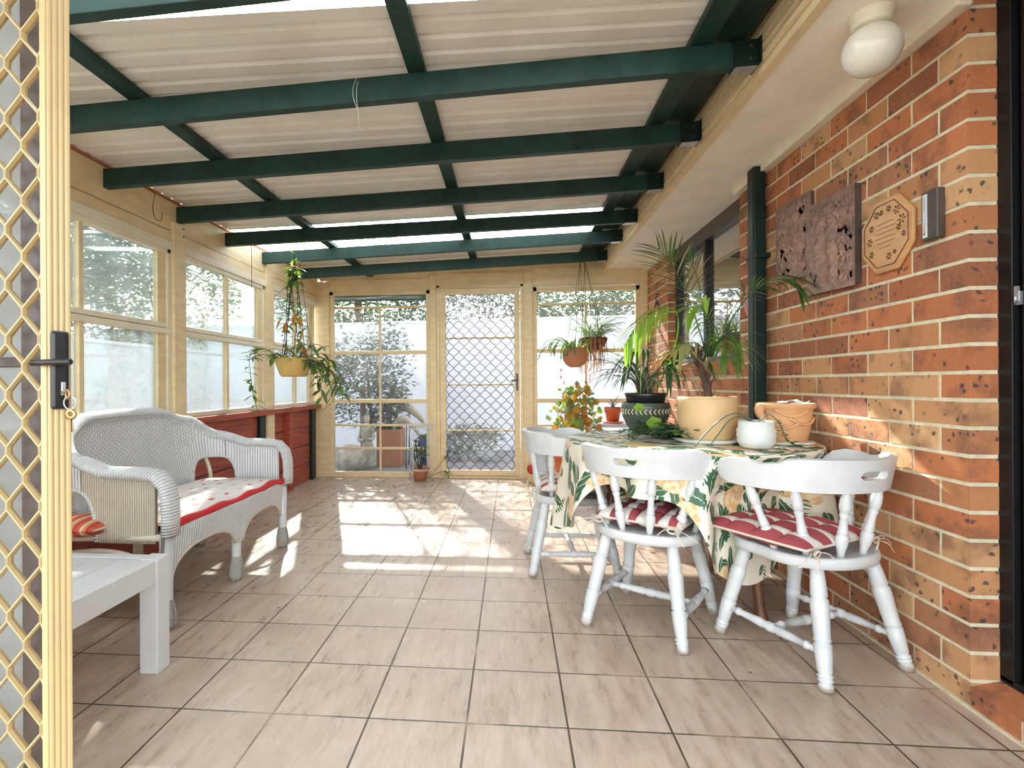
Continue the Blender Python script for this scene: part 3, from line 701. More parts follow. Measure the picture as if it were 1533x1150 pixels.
# ------------------------------------------------------------------ security screen door, close to the camera
sd = thing('screen_door', 'cream security screen door with diamond grille and black lever handle, close on the left', 'door', (-1.2, .967, .01))
YD = .967
mb = MB()
prof = [(-.904, .018), (-.904, -.014), (-.902, -.017), (-.890, -.017)]
for k in range(4):
    f0, f1, f2 = k / 4 + .03, k / 4 + .10, k / 4 + .22
    for f_, o_ in ((f0, -.0018), (f1, .0008), (f2, .0008)): prof.append((-.8895 + .020 * f_ + .864 * o_, -.016 + .033 * f_ - .504 * o_))
prof.append((-.869, .018))
mb.prism([(x, YD + y) for x, y in prof], .02, 2.12)
mb.box(-1.72, -1.66, YD - .015, YD + .018, .02, 2.12); mb.box(-1.66, -.904, YD - .015, YD + .018, 2.06, 2.12); mb.box(-1.66, -.904, YD - .015, YD + .018, .02, .10)
mb.build('frame', CREAM_D, sd, .0015)
mb = MB(); zigzag(mb, -.9685 - .035 * 18, -.9685 + .035 * 2, .068, 2.06, YD + .0, .035, .1085, .0028, .008, .016); mb.build('grille', CREAM_D, sd)
MB().box(-1.66, -.978, YD + .030, YD + .0305, .09, 2.06).build('insect_screen', GREYSCREEN, sd)
mb = MB(); mb.box(-.982, -.938, YD + .022, YD + .05, .02, 2.12); mb.box(-1.70, -.97, YD + .022, YD + .045, 1.055, 1.075); mb.build('inner_frame', BROWNAL, sd, .002)
mb = MB(); zc = 1.047
TD, ND = V((.504, .864, 0)), V((.864, -.504, 0)); PC = V((-.8795, YD - .001, zc)); Mp_ = Matrix(((TD.x, ND.x, 0, PC.x + ND.x * .006), (TD.y, ND.y, 0, PC.y + ND.y * .006), (0, 0, 1, zc), (0, 0, 0, 1))); mb.mbox(Mp_, .030, .012, .152)
o = mb.build('lock_plate', BLACK, sd, .006, 3); o['label'] = 'black lock plate'
mb = MB(); zl = 1.062
mb.tube([PC + ND * .01 + V((0, 0, zl - zc)), V((-.858, YD - .026, zl))], .008, 10)
mb.tube([(-.829, YD - .027, zl), (-.832, YD - .027, zl), (-.86, YD - .027, zl), (-.88, YD - .029, zl - .001), (-.906, YD - .031, zl - .002)], [.004, .0068, .007, .007, .007], 12, r2=[.004, .006, .006, .006, .006])
o = mb.build('lever_handle', BLACK, sd); o['label'] = 'black lever handle'
mb = MB(); Mc = Mp_.copy(); Mc.translation = PC + ND * .0125 + TD * .004 + V((0, 0, -.036)); mb.mbox(Mc, .008, .004, .026); mb.build('lock_cylinder', STEEL, sd, .0015)
# keys
kr = thing('key_ring', 'two brass keys on a ring hanging from the screen door lock', 'keys', (-.85, YD - .02, .94))
def keybow(mb, p, ax, up, r=.011):
    p = V(p); ax = V(ax).normalized(); up = V(up).normalized()
    n = ax.cross(up)
    mb.tube([p + (ax * math.cos(a) + up * math.sin(a)) * r * .68 for a in [2 * PI * k / 14 for k in range(14)]], .0045, 6, closed=True, r2=.0016, up=n)
    mb.bar(p + ax * r * .9, p + ax * (r + .024), .0016, .005, n)
    for k in range(4): mb.bar(p + ax * (r + .008 + k * .004) + up * .002, p + ax * (r + .010 + k * .004) + up * .0045, .0016, .002, n)
mb = MB(); keybow(mb, (-.846, YD - .018, 1.0), (-1, .45, .1), (.1, 0, 1), .010); mb.build('key', BRONZE, kr)
mb = MB(); rc = V((-.839, YD - .020, .984)); mb.tube([rc + V((math.cos(a), 0, math.sin(a))) * .0125 for a in [2 * PI * k / 24 for k in range(24)]], .0011, 6, closed=True, up=V((0, 1, 0))); mb.build('ring', STEEL, kr)
mb = MB(); keybow(mb, (-.838, YD - .020, .962), (.05, 0, -1), (1, .15, 0), .010); mb.build('key', BRONZE, kr)
# ------------------------------------------------------------------ white coffee table
ct = thing('coffee_table', 'low square white timber table beside the screen door', 'table', (-1.54, 1.48, 0))
x0, x1, y0, y1, zt, lw = -1.84, -1.24, 1.12, 1.835, .405, .068
for x in (x0, x1 - lw):
    for y in (y0, y1 - lw):
        MB().box(x, x + lw, y, y + lw, 0, zt).build('leg', WHITE, ct, .004)
mb = MB(); mb.box(x1 - .045, x1 - .006, y0 + lw, y1 - lw, zt - .085, zt - .004); mb.box(x0 + .006, x0 + .045, y0 + lw, y1 - lw, zt - .085, zt - .004)
mb.box(x0 + lw, x1 - lw, y1 - .045, y1 - .006, zt - .085, zt - .004); mb.box(x0 + lw, x1 - lw, y0 + .006, y0 + .045, zt - .085, zt - .004)
mb.build('apron', WHITE, ct, .003)
mb = MB(); n = 5; ww = (x1 - x0 - .1) / n
for k in range(n): mb.box(x0 + .05 + k * ww, x0 + .05 + (k + 1) * ww - .002, y0 + .05, y1 - .05, zt - .03, zt - .009)
mb.build('tabletop', WHITE, ct, .002)
MB().box(x0 + .045, x1 - .045, y0 + .045, y1 - .045, zt - .045, zt - .031).build('underframe', WHITE, ct)
# ------------------------------------------------------------------ wicker settee
sf = thing('wicker_settee', 'white wicker two seat settee under the garden windows', 'settee', (-1.72, 2.66, 0))
YN, YFAR = 2.085, 3.245
plan = bez([(-1.435, YN, 0), (-1.62, YN - .002, 0), (-1.78, YN + .01, 0), (-1.90, YN + .06, 0), (-1.975, YN + .18, 0), (-2.0, YN + .34, 0), (-2.01, 2.665, 0),
            (-2.0, YFAR - .34, 0), (-1.975, YFAR - .18, 0), (-1.90, YFAR - .06, 0), (-1.78, YFAR - .01, 0), (-1.62, YFAR + .002, 0), (-1.435, YFAR, 0)], 8)
cum = [0]
for i in range(1, len(plan)): cum.append(cum[-1] + (plan[i] - plan[i - 1]).length)
TOT = cum[-1]; MID = TOT / 2
def shell_xy(s):
    s = min(max(s, 0), TOT)
    for i in range(1, len(cum)):
        if s <= cum[i] + 1e-9:
            t = (s - cum[i - 1]) / (cum[i] - cum[i - 1]); return plan[i - 1].lerp(plan[i], t)
    return plan[-1]
def ztop_s(s): return pwl(abs(s - MID), [0, .25, .45, .62, .80, MID], [.862, .858, .80, .70, .652, .648])
def shell_pt(s, z):
    p = shell_xy(s); k = max(0, min(1, (z - .4) / .46)) * max(0, 1 - (abs(s - MID) / .75) ** 3)
    return V((p.x - .05 * k + .05 * (1 - max(0, min(1, (z - .36) / .3))) * max(0, 1 - (abs(s - MID) / .6) ** 2), p.y, z))
HC, HW, HT = .585, .145, .572
def zbot_s(s):
    d = abs(abs(s - MID) - HC)
    if d >= HW: return .36
    return .36 + (HT - .36) * (1 - (d / HW) ** 4) ** .5
ARM = .635
def shell(mb, s0, s1, n, m, mi_fn):
    ss = sorted(set([s0 + (s1 - s0) * i / n for i in range(n + 1)]))
    for i in range(len(ss) - 1):
        a, b_ = ss[i], ss[i + 1]; dm = abs((a + b_) / 2 - MID)
        za = zbot_s(a), ztop_s(a); zb = zbot_s(b_), ztop_s(b_)
        vs = []; uv = []
        for j in range(m + 1):
            for s_, zz in ((a, za), (b_, zb)):
                z = zz[0] + (zz[1] - zz[0]) * j / m; vs.append(shell_pt(s_, z)); uv.append((s_, z))
        for j in range(m):
            zc_ = (vs[2 * j].z + vs[2 * j + 2].z) / 2
            k = 2 * j; mb.add([vs[k], vs[k + 1], vs[k + 3], vs[k + 2]], [(0, 1, 2, 3)], True, mi_fn(dm, zc_), [uv[k], uv[k + 1], uv[k + 3], uv[k + 2]])
mb = MB(); shell(mb, MID - .66, MID + .66, 132, 14, lambda d, z: 1 if z > .56 + .5 * max(0, d - .28) and d < .5 else 0)
bk = mb.build('backrest', [WK_RIB, WK_BAS], sf, solid=.018, weld=True)
for sg in (-1, 1):
    rim = []
    for k in range(25):
        s_ = MID + sg * HC + HW * (-1 + 2 * k / 24); rim.append(shell_pt(s_, zbot_s(s_)))
    mb = MB(); mb.tube(rim, .012, 8, uvs=True); mb.build('opening_rim', WK_ROLL, bk)
mb = MB(); shell(mb, .03, MID - .66, 40, 10, lambda d, z: 0); mb.build('arm_panel', WK_TAN, sf, solid=.016, weld=True)
mb = MB(); shell(mb, MID + .66, TOT - .03, 40, 10, lambda d, z: 0); mb.build('arm_panel', WK_RIB, sf, solid=.016, weld=True)
def roll(s0, s1, nm):
    pts = []; n = 40
    for k in range(n + 1):
        s_ = s0 + (s1 - s0) * k / n; p = shell_pt(s_, ztop_s(s_)); pts.append(p + V((0, 0, .0)))
    return pts
ptsN = [V((-1.405, YN, .395)), V((-1.402, YN, .47)), V((-1.405, YN, .54)), V((-1.42, YN, .60)), V((-1.46, YN, .64))] + roll(.09, MID - .62, 'n')
ptsF = [V((-1.405, YFAR, .395)), V((-1.402, YFAR, .47)), V((-1.405, YFAR, .54)), V((-1.42, YFAR, .60)), V((-1.46, YFAR, .64))] + roll(TOT - .09, MID + .62, 'f')
for pts, nm in ((ptsN, 'near'), (ptsF, 'far')):
    mb = MB(); n = len(pts); mb.tube(pts, [.026] * n, 14, r2=[.05 if i < n - 12 else .05 - .012 * (i - n + 12) / 12 for i in range(n)], up=V((0, 1, 0)), uvs=True)
    mb.build('arm_roll', WK_ROLL, sf)
mb = MB(); mb.tube(roll(MID - .66, MID + .66, 'b'), .036, 14, r2=.028, uvs=True); mb.build('back_roll', WK_ROLL, sf)
# front apron with two arches, side aprons, seat deck
XFR = -1.425
FY = [2.10, 2.662, 3.225]
def apron_bot(y):
    for a, b_ in ((FY[0] + .03, FY[1] - .035), (FY[1] + .035, FY[2] - .03)):
        if a < y < b_:
            t = (y - (a + b_) / 2) / ((b_ - a) / 2); return .205 + .105 * (1 - abs(t) ** 2.6) ** .6
    return .205
def bow(y): return XFR + .02 * math.cos((y - 2.66) / 1.15 * PI)
mb = MB(); mb.grid(lambda u, v: V((bow(2.07 + u * 1.185) - .012 * (1 - v), 2.07 + u * 1.185, apron_bot(2.07 + u * 1.185) * (1 - v) + .412 * v)), 160, 8, uvfn=lambda u, v: (u * 1.185, v * .2))
mb.build('front_apron', WK_RIB, sf, solid=.016)
mb = MB()
rim = [V((bow(2.07 + k / 100 * 1.185) - .01, 2.07 + k / 100 * 1.185, apron_bot(2.07 + k / 100 * 1.185))) for k in range(101)]
mb.tube(rim, .009, 8); mb.build('apron_rim', CANE, sf)
for y in (YN - .005, YFAR + .005):
    mb = MB(); mb.tube([(-1.44, y, .385), (-2.0, y + .03 * (1 if y < 2.5 else -1), .365)], .014, 10)
    mb.tube(bez([(-1.44, y, .20), (-1.56, y, .30), (-1.72, y, .325), (-1.88, y, .30), (-1.97, y, .20)], 5), .011, 8)
    mb.tube(bez([(-1.98, y, .60), (-1.93, y, .5), (-1.92, y, .4), (-1.97, y, .26)], 5), .012, 8)
    mb.build('side_rail', CANE, sf)
mb = MB(); mb.box(-1.99, -1.44, 2.10, 3.23, .365, .398); mb.build('seat_deck', WK_RIB, sf)
for i, x in enumerate((-1.432, -1.975)):
    for y in FY:
        yy = y
        mb = MB(); M = Matrix.Translation((x, yy, 0))
        mb.lathe([(.024, .075), (.024, .11), (.024, .20), (.028, .38)], 14, M); lg = mb.build('leg', WHITE if i == 0 else CANE, sf)
        mb = MB(); mb.lathe([(.001, 0), (.026, .002), (.035, .018), (.038, .045), (.035, .075), (.029, .11), (.022, .13)], 16, M, uvs=True); mb.build('wrapped_foot', WK_FOOT, lg)
for y in (2.3, 2.95):
    pass
# settee seat cushion
def pillow(mb, cx, cy, z, sx, sy, th, nx=40, ny=40, tx=0, ty=0, uvs=1.0, rot=0, puff=.35, edge=.16, wave=0, mi=0):
    M = Matrix.Translation((cx, cy, z)) @ Matrix.Rotation(rot, 4, 'Z')
    def prof(a): return max(0, 1 - abs(a) ** (2 / edge * .35)) ** .5
    def hgt(u, v):
        a, b_ = 2 * u - 1, 2 * v - 1; h = prof(a) * prof(b_)
        if tx: h *= (1 - puff) + puff * (abs(math.sin(PI * u * tx)) * abs(math.sin(PI * v * ty))) ** .4
        return h
    def outl(u, v):
        a, b_ = 2 * u - 1, 2 * v - 1
        s1 = 1 - .045 * (1 - b_ * b_) * 0; x = a * sx / 2 * (1 - .03 * (1 - abs(b_)) ** 2 * 0 - .03 * b_ ** 6 * 0); y = b_ * sy / 2
        return x, y
    for top in (1, 0):
        def fn(u, v):
            x, y = outl(u, v); h = hgt(u, v); wv = wave * math.sin(x * 9 + 1) * math.cos(y * 8)
            return M @ V((x, y, (th * .5 + h * th * .5 if top else th * .5 - h * th * .5) + wv))
        o = len(mb.f); mb.grid(fn, nx, ny, True, mi, lambda u, v: ((u - .5) * sx * uvs, (v - .5) * sy * uvs))
        if not top:
            for i in range(o, len(mb.f)): mb.f[i] = tuple(reversed(mb.f[i])); mb.uv[i] = list(reversed(mb.uv[i])) if mb.uv[i] else None
    return M
sc_ = thing('settee_cushion', 'white patchwork settee cushion with a bright red front edge', 'cushion', (-1.68, 2.66, .42))
mb = MB(); pillow(mb, -1.672, 2.668, .399, .50, 1.09, .05, 30, 60, 3, 6, puff=.2, edge=.12); mb.build('cover', SEATFAB, sc_)
mb = MB(); mb.tube([V((-1.42 + .004 * math.sin(k * .9), 2.13 + k / 30 * 1.07, .422 + .006 * math.sin(k * .8) + .004 * math.sin(k * .31))) for k in range(31)], .013, 10, r2=.018); mb.build('piping', REDPIPE, sc_)
pl = thing('striped_pillow', 'orange and red striped pillow poking out under the near settee arm', 'pillow', (-1.80, 2.12, .36))
mb = MB(); M0 = pillow(mb, 0, 0, 0, .34, .30, .09, 24, 24, edge=.3)
Mp = Matrix.Translation((-1.86, 2.11, .375)) @ Matrix.Rotation(math.radians(-6), 4, 'X') @ Matrix.Rotation(.15, 4, 'Z')
mb.v = [tuple(Mp @ V(q)) for q in mb.v]; mb.build('cover', PILLOW, pl)
# ------------------------------------------------------------------ dining table and cloth
TC, TR, TZ = V((.845, 2.68, 0)), .56, .735
tb = thing('round_table', 'round timber table on turned legs under the floral cloth', 'table', (TC.x, TC.y, 0))
mb = MB(); mb.lathe([(.001, TZ - .03), (TR - .02, TZ - .03), (TR, TZ - .02), (TR, TZ - .006), (TR - .008, TZ), (.001, TZ)], 64, Matrix.Translation(TC)); mb.build('tabletop', BROWNW, tb)
mb = MB(); mb.lathe([(.34, TZ - .09), (.36, TZ - .09), (.36, TZ - .03), (.34, TZ - .03)], 40, Matrix.Translation(TC)); mb.build('apron', BROWNW, tb)
legp = [(0, .024), (.02, .027), (.06, .026), (.09, .022), (.2, .022), (.5, .027), (.62, .030), (.66, .022), (.68, .030), (.72, .024), (.8, .03), (1, .03)]
for a, r in ((-60, .40), (164, .425), (52, .40)):
    a = math.radians(a); p = V((TC.x + r * math.cos(a), TC.y + r * math.sin(a), 0)); q = V((TC.x + .30 * math.cos(a), TC.y + .30 * math.sin(a), TZ - .03))
    mb = MB(); mb.turned(p, q, legp, 14); mb.build('leg', BROWNW, tb)
def cloth():
    mb = MB(); n = 220; R = TR + .008; ZT = TZ + .004
    def drop(a):
        d = math.degrees(a) % 360
        base = .43 + .025 * math.sin(a * 4 + .6)
        base -= .085 * max(0, 1 - ((d - 205) / 26) ** 2) if abs(d - 205) < 26 else 0; c2 = abs(d - 234); c1 = abs(d - 139); base += .10 * max(0, 1 - ((d - 294) / 36) ** 2) if abs(d - 294) < 36 else 0
        base -= .235 * max(0, 1 - (c2 / 30) ** 4) if c2 < 30 else 0
        base -= .235 * max(0, 1 - (c1 / 33) ** 4) if c1 < 33 else 0
        return base
    def fn(u, v):
        a = 2 * PI * u
        if v < .35:
            r = R * v / .35 * .985; z = ZT + .0015 * math.sin(7 * a) * (v / .35) + .001 * math.sin(23 * a + 5 * v)
        elif v < .45:
            t = (v - .35) / .1 * PI / 2; r = R * .985 + .015 * R * math.sin(t) * 1.2; z = ZT - .012 * (1 - math.cos(t))
        else:
            t = (v - .45) / .55; dz = t * drop(a)
            r = R * 1.003 + dz * .10 + .035 * t ** .8 * math.sin(a * 11 + .7 * math.sin(a * 3)) + .012 * t * math.sin(a * 23 + 1)
            dg = abs(math.degrees(a) % 360 - 294)
            if dg < 36: k_ = min(1, max(0, (36 - dg) / 12)); k_ = k_ * k_ * (3 - 2 * k_); r = r + (min(r, .575 - .17 * min(1, dz / .18)) - r) * k_
            z = ZT - .012 - dz
        x, y = TC.x + r * math.cos(a), TC.y + r * math.sin(a)
        if x > XR - .012 and z > -1: x = XR - .012 - .002 * math.sin(a * 9)
        return V((x, y, z))
    def uv(u, v):
        a = 2 * PI * u; rr = R * v / .45 if v < .45 else R + (v - .45) / .55 * drop(a)
        return (rr * math.cos(a), rr * math.sin(a))
    mb.grid(fn, n, 40, True, 0, uv)
    return mb
o = cloth().build('tablecloth', CLOTH, weld=True); tag(o, 'cream tablecloth with green leaves and peach flowers over the round table', 'tablecloth')
# ------------------------------------------------------------------ dining chairs
def make_chair():
    r = thing('dining_chair', 'x', 'chair', (0, 0, 0), 'white dining chairs')
    def outline(n=64):
        out = []
        for k in range(n):
            a = 2 * PI * k / n; c, s = math.cos(a), math.sin(a)
            e = 2.0 / (2.2 if s < 0 else 3.4)
            x = .225 * abs(c) ** e * (1 if c > 0 else -1); y = .215 * abs(s) ** e * (1 if s > 0 else -1)
            x *= 1 - .06 * math.exp(-((y - .03) / .07) ** 2)
            if s > 0: y += .012 * math.cos(x / .225 * PI)
            out.append((x, y))
        return out
    ol = outline(); mb = MB(); n = len(ol)
    rings = [(.0, .372, 1), (.93, .372, 1), (.985, .376, 1), (1.0, .389, 1), (1.0, .404, 1), (.985, .414, 1), (.92, .413, 1), (.5, .405, 1), (0, .403, 1)]
    vs = []; fs = []
    for k_, z, _ in rings: vs += [(x * k_, y * k_, z) for x, y in ol]
    for i in range(len(rings) - 1):
        for k in range(n):
            fs.append((i * n + k, i * n + (k + 1) % n, (i + 1) * n + (k + 1) % n, (i + 1) * n + k))
    mb.add(vs, fs, True); mb.build('seat', WORN, r, weld=True)
    LEG = [(0, .013), (.012, .019), (.05, .021), (.075, .0165), (.085, .0205), (.10, .0205), (.108, .0165), (.118, .021), (.13, .021), (.138, .0165), (.16, .0195), (.26, .0225), (.37, .0245), (.385, .0185), (.40, .0245), (.42, .022), (.55, .0235), (.68, .026), (.73, .0245), (.745, .0195), (.76, .0235), (.86, .0215), (1, .018)]
    feet = {}
    for sx in (-1, 1):
        for sy in (-1, 1):
            p, q = V((sx * .198, sy * .225, 0)), V((sx * .135, sy * .145, .38)); feet[sx, sy] = (p, q)
            mb = MB(); mb.turned(p, q, [(t_, r_ * 1.13) for t_, r_ in LEG], 16); mb.build('leg', WORN, r)
    STR = [(0, .010), (.06, .012), (.12, .011), (.13, .015), (.16, .015), (.17, .011), (.3, .0145), (.42, .017), (.44, .013), (.47, .018), (.53, .018), (.56, .013), (.58, .017), (.7, .0145), (.83, .011), (.84, .015), (.87, .015), (.88, .011), (.94, .012), (1, .010)]
    mids = []
    for sx in (-1, 1):
        a = feet[sx, -1][0].lerp(feet[sx, -1][1], .30); b_ = feet[sx, 1][0].lerp(feet[sx, 1][1], .30); mids.append((a + b_) / 2)
        mb = MB(); mb.turned(a, b_, STR, 12); mb.build('stretcher', WORN, r)
    mb = MB(); mb.turned(mids[0], mids[1], STR, 12); mb.build('stretcher', WORN, r)
    # curved top rail with a hand slot
    RR = .285; RC = .052
    SP = [(0, .011), (.08, .0125), (.2, .0185), (.30, .0205), (.34, .017), (.355, .013), (.37, .017), (.40, .0155), (.52, .0125), (.60, .0125), (.66, .016), (.68, .012), (.70, .0165), (.78, .0185), (.88, .0165), (.95, .0125), (1, .012)]
    for a in (-82, -50, -17, 17, 50, 82):
        a = math.radians(a); p = V((.188 * math.sin(a), -.178 * math.cos(a) + .0, .409)); q = V(((RR) * math.sin(a) * .965, -(RR) * math.cos(a) * .965 + RC, .648))
        mb = MB(); mb.turned(p, q, SP, 14); mb.build('spindle', WORN, r)
    mb = MB(); N = 160; A = math.radians(108)
    def top(d): return pwl(d, [0, 46, 53, 60, 70, 80, 90, 99, 105, 108], [.757, .757, .753, .737, .732, .741, .742, .732, .710, .686])
    def bot(d): return pwl(d, [0, 92, 103, 108], [.643, .643, .655, .682])
    cols = []
    hw, hh, zc_ = .058, .0145, .703
    for k in range(N + 1):
        a = -A + 2 * A * k / N; d = abs(math.degrees(a)); arc = abs(a * RR)
        sl = 0.0
        if arc < hw: e = arc - (hw - hh); sl = hh if e < 0 else math.sqrt(max(0, hh * hh - e * e))
        zz = zc_ if d < 90 else (top(d) + bot(d)) / 2
        lean = lambda z: RR + .02 * (z - .643) / .11
        cols.append([(V((lean(z) * math.sin(a), -lean(z) * math.cos(a) + RC, z))) for z in (bot(d), zz - sl, zz + sl, top(d))] + [sl])
    for k in range(N):
        c, e = cols[k], cols[k + 1]
        mb.add([c[0], e[0], e[1], c[1]], [(0, 1, 2, 3)], False); mb.add([c[2], e[2], e[3], c[3]], [(0, 1, 2, 3)], False)
    rl = mb.build('top_rail', WORN, r, weld=True, solid=.024)
    md = rl.modifiers.new('bevel', 'BEVEL'); md.width = .005; md.segments = 2; md.limit_method = 'ANGLE'; md.angle_limit = .8
    return r
ch0 = make_chair()
CH = [((.595, 2.352), (.55, .835), 'white chair in the middle with its back and hand slot to the camera'),
      ((1.112, 2.125), (-.41, .912), 'white chair nearest the brick wall, its cushion hanging off the seat'),
      ((.325, 3.025), (1, .03), 'white chair at the far left of the round table, seen side on')]
def place(o, xy, fw):
    o.location = (xy[0], xy[1], 0); o.rotation_euler = (0, 0, math.atan2(fw[1], fw[0]) - PI / 2)
chairs = []
for i, (xy, fw, lab) in enumerate(CH):
    c = ch0 if i == 0 else dup(ch0)
    c['label'] = lab; place(c, xy, fw); chairs.append(c)
def cushion(mat, lab, ch, dx=0, dy=.0, rot=0, wd=.40, tilt=0, dz=0):
    r = thing('chair_cushion', lab, 'cushion', (0, 0, 0), 'red and white chair cushions')
    mb = MB(); pillow(mb, 0, 0, 0, wd, wd, .086, 48, 48, 4, 4, puff=.5, edge=.22); mb.build('pad', mat, r)
    mb = MB(); q = wd / 2
    pts = [(-q, -q), (q, -q), (q, q), (-q, q)]
    e = [V(pts[k // 12]).lerp(V(pts[(k // 12 + 1) % 4]), (k % 12) / 12) for k in range(48)]
    mb.tube([(p.x, p.y, .039) for p in e], .005, 6, closed=True); mb.build('piping', TAPE, r)
    for sx in (-1, 1):
        mb = MB(); b_ = V((sx * (q - .03), -q - .0, .030))
        for k, dd_ in enumerate(((.10 * sx, -.02, -.03), (.055 * sx, -.05, -.045), (-.05 * sx, -.045, -.02), (.03 * sx, -.03, .005))):
            dv = V(dd_); mb.tube(bez([b_, b_ + dv * .5 + V((0, -.015, .014)), b_ + dv], 5), .0035, 5, r2=.0014)
        mb.tube([b_ + V((.018 * math.cos(a), -.02, .010 * math.sin(a))) for a in [2 * PI * k / 12 for k in range(12)]], .0045, 5, closed=True, r2=.0015, up=V((0, 1, 0)))
        mb.build('tie', TAPE, r)
    R = Matrix.Rotation(ch.rotation_euler.z, 4, 'Z'); d = R @ V((dx, dy, 0))
    r.location = (ch.location.x + d.x, ch.location.y + d.y, .415 + dz); r.rotation_euler = (math.radians(tilt), 0, ch.rotation_euler.z + rot)
    return r
cushion(CUSH2, 'red and white striped cushion on the middle chair, under the cloth edge', chairs[0], 0, .005, 0, .36)
cushion(CUSH, 'tufted red and white cushion lying askew on the chair by the brick wall', chairs[1], -.055, .045, .12, .41)
cushion(CUSH, 'red and white cushion on the far left chair', chairs[2], 0, .01, .05, .38)
# ------------------------------------------------------------------ plants
rng = random.Random(21)
def pot(parent, mat, c, prof, name='pot', seg=36, wob=None):
    mb = MB(); mb.lathe(prof, seg, Matrix.Translation(c), wob=wob); return mb.build(name, mat, parent)
def soil(parent, c, r, z, mat=None):
    mb = MB(); mb.lathe([(.001, z + .008), (r * .6, z + .005), (r, z - .003), (r, z - .02)], 20, Matrix.Translation(c), wob=lambda a, zz: .02 * math.sin(5 * a)); mb.build('soil', mat or SOIL, parent)
def arc(p, az, L, e0, e1, n=9, side=0):
    """a path leaving p at elevation e0 and ending at elevation e1"""
    pts = [V(p)]; h = L / n
    for k in range(n):
        e = math.radians(e0 + (e1 - e0) * (k / (n - 1)) ** 1.2); a = az + side * k / n
        pts.append(pts[-1] + V((math.cos(e) * math.cos(a), math.cos(e) * math.sin(a), math.sin(e))) * h)
    return pts
def frond(parent, p, az, L, e0, e1, nl, ll, lw, mats, start=.3, droop=.35, side=0, ang=52, lift=.1, path=None, nrm=None):
    pts = bez(path, 5) if path else arc(p, az, L, e0, e1, 14, side); mb = MB(); n = len(pts)
    mb.tube(pts, [.0042 * (1 - .8 * i / n) for i in range(n)], 6, mi=1)
    for k in range(nl):
        t = start + (1 - start) * (k + .5) / nl; f = t * (n - 1); i = min(int(f), n - 2); q = pts[i].lerp(pts[i + 1], f - i); d = (pts[i + 1] - pts[i]).normalized()
        s_ = d.cross(V(nrm) if nrm else V((0, 0, 1))); s_ = s_.normalized() if s_.length > .05 else V((math.sin(az), -math.cos(az), 0))
        u = s_.cross(d)
        l = ll * (0.55 + .9 * math.sin(PI * min(1, .15 + .8 * (t - start) / (1 - start)))) * rng.uniform(.85, 1.1) * .75
        for sg in (-1, 1):
            a = math.radians(ang * (1 - .55 * (t - start) / (1 - start)) + rng.uniform(-6, 6))
            dv = d * math.cos(a) + s_ * sg * math.sin(a) + u * lift
            m = 0 if rng.random() > .06 else 2
            mb.blade([q + dv * l * j / 4 + V((0, 0, -droop * l * (j / 4) ** 2)) for j in range(5)], lw, None, m, .18, lambda x: max(.05, math.sin(PI * (.12 + .86 * x)) ** .7))
    mb.v = [(min(q[0], XR - .01), q[1], q[2]) for q in mb.v]
    return mb.build('frond', mats, parent)
TT = TZ + .006
# potted palm
c = V((.905, 2.56, TT))
pp = thing('potted_palm', 'feathery green palm in a tan pot on the round table', 'potted plant', c)
pot(pp, TANPOT, c, [(.001, .012), (.10, .012), (.118, .03), (.128, .08), (.131, .19), (.130, .21), (.122, .212), (.118, .18), (.001, .17)], 'pot', 48)
pot(pp, WHITEPOT, c, [(.001, 0), (.125, 0), (.145, .012), (.142, .016), (.001, .012)], 'saucer')
soil(pp, c, .119, .185)
mb = MB(); st = bez([c + V((.005, 0, .17)), c + V((.0, .0, .26)), c + V((-.02, .02, .34)), c + V((-.03, .03, .42))], 6)
mb.tube(st, [.021 * (1 - .35 * i / len(st)) for i in range(len(st))], 10)
for k in range(70):
    i = rng.randrange(2, len(st)); a = rng.uniform(0, 2 * PI); q = st[i] + V((math.cos(a), math.sin(a), 0)) * .014
    mb.leaf(q, V((math.cos(a) * .6, math.sin(a) * .6, 1)), .05, .010, 0, -.1, 3)
mb.build('trunk', BARK, pp)
cr = st[-1]
PM, PL = [LEAFD, LEAFD, LEAFY], [LEAFL, LEAF, LEAFY]
T0 = (0.912, 2.57, 1.135)
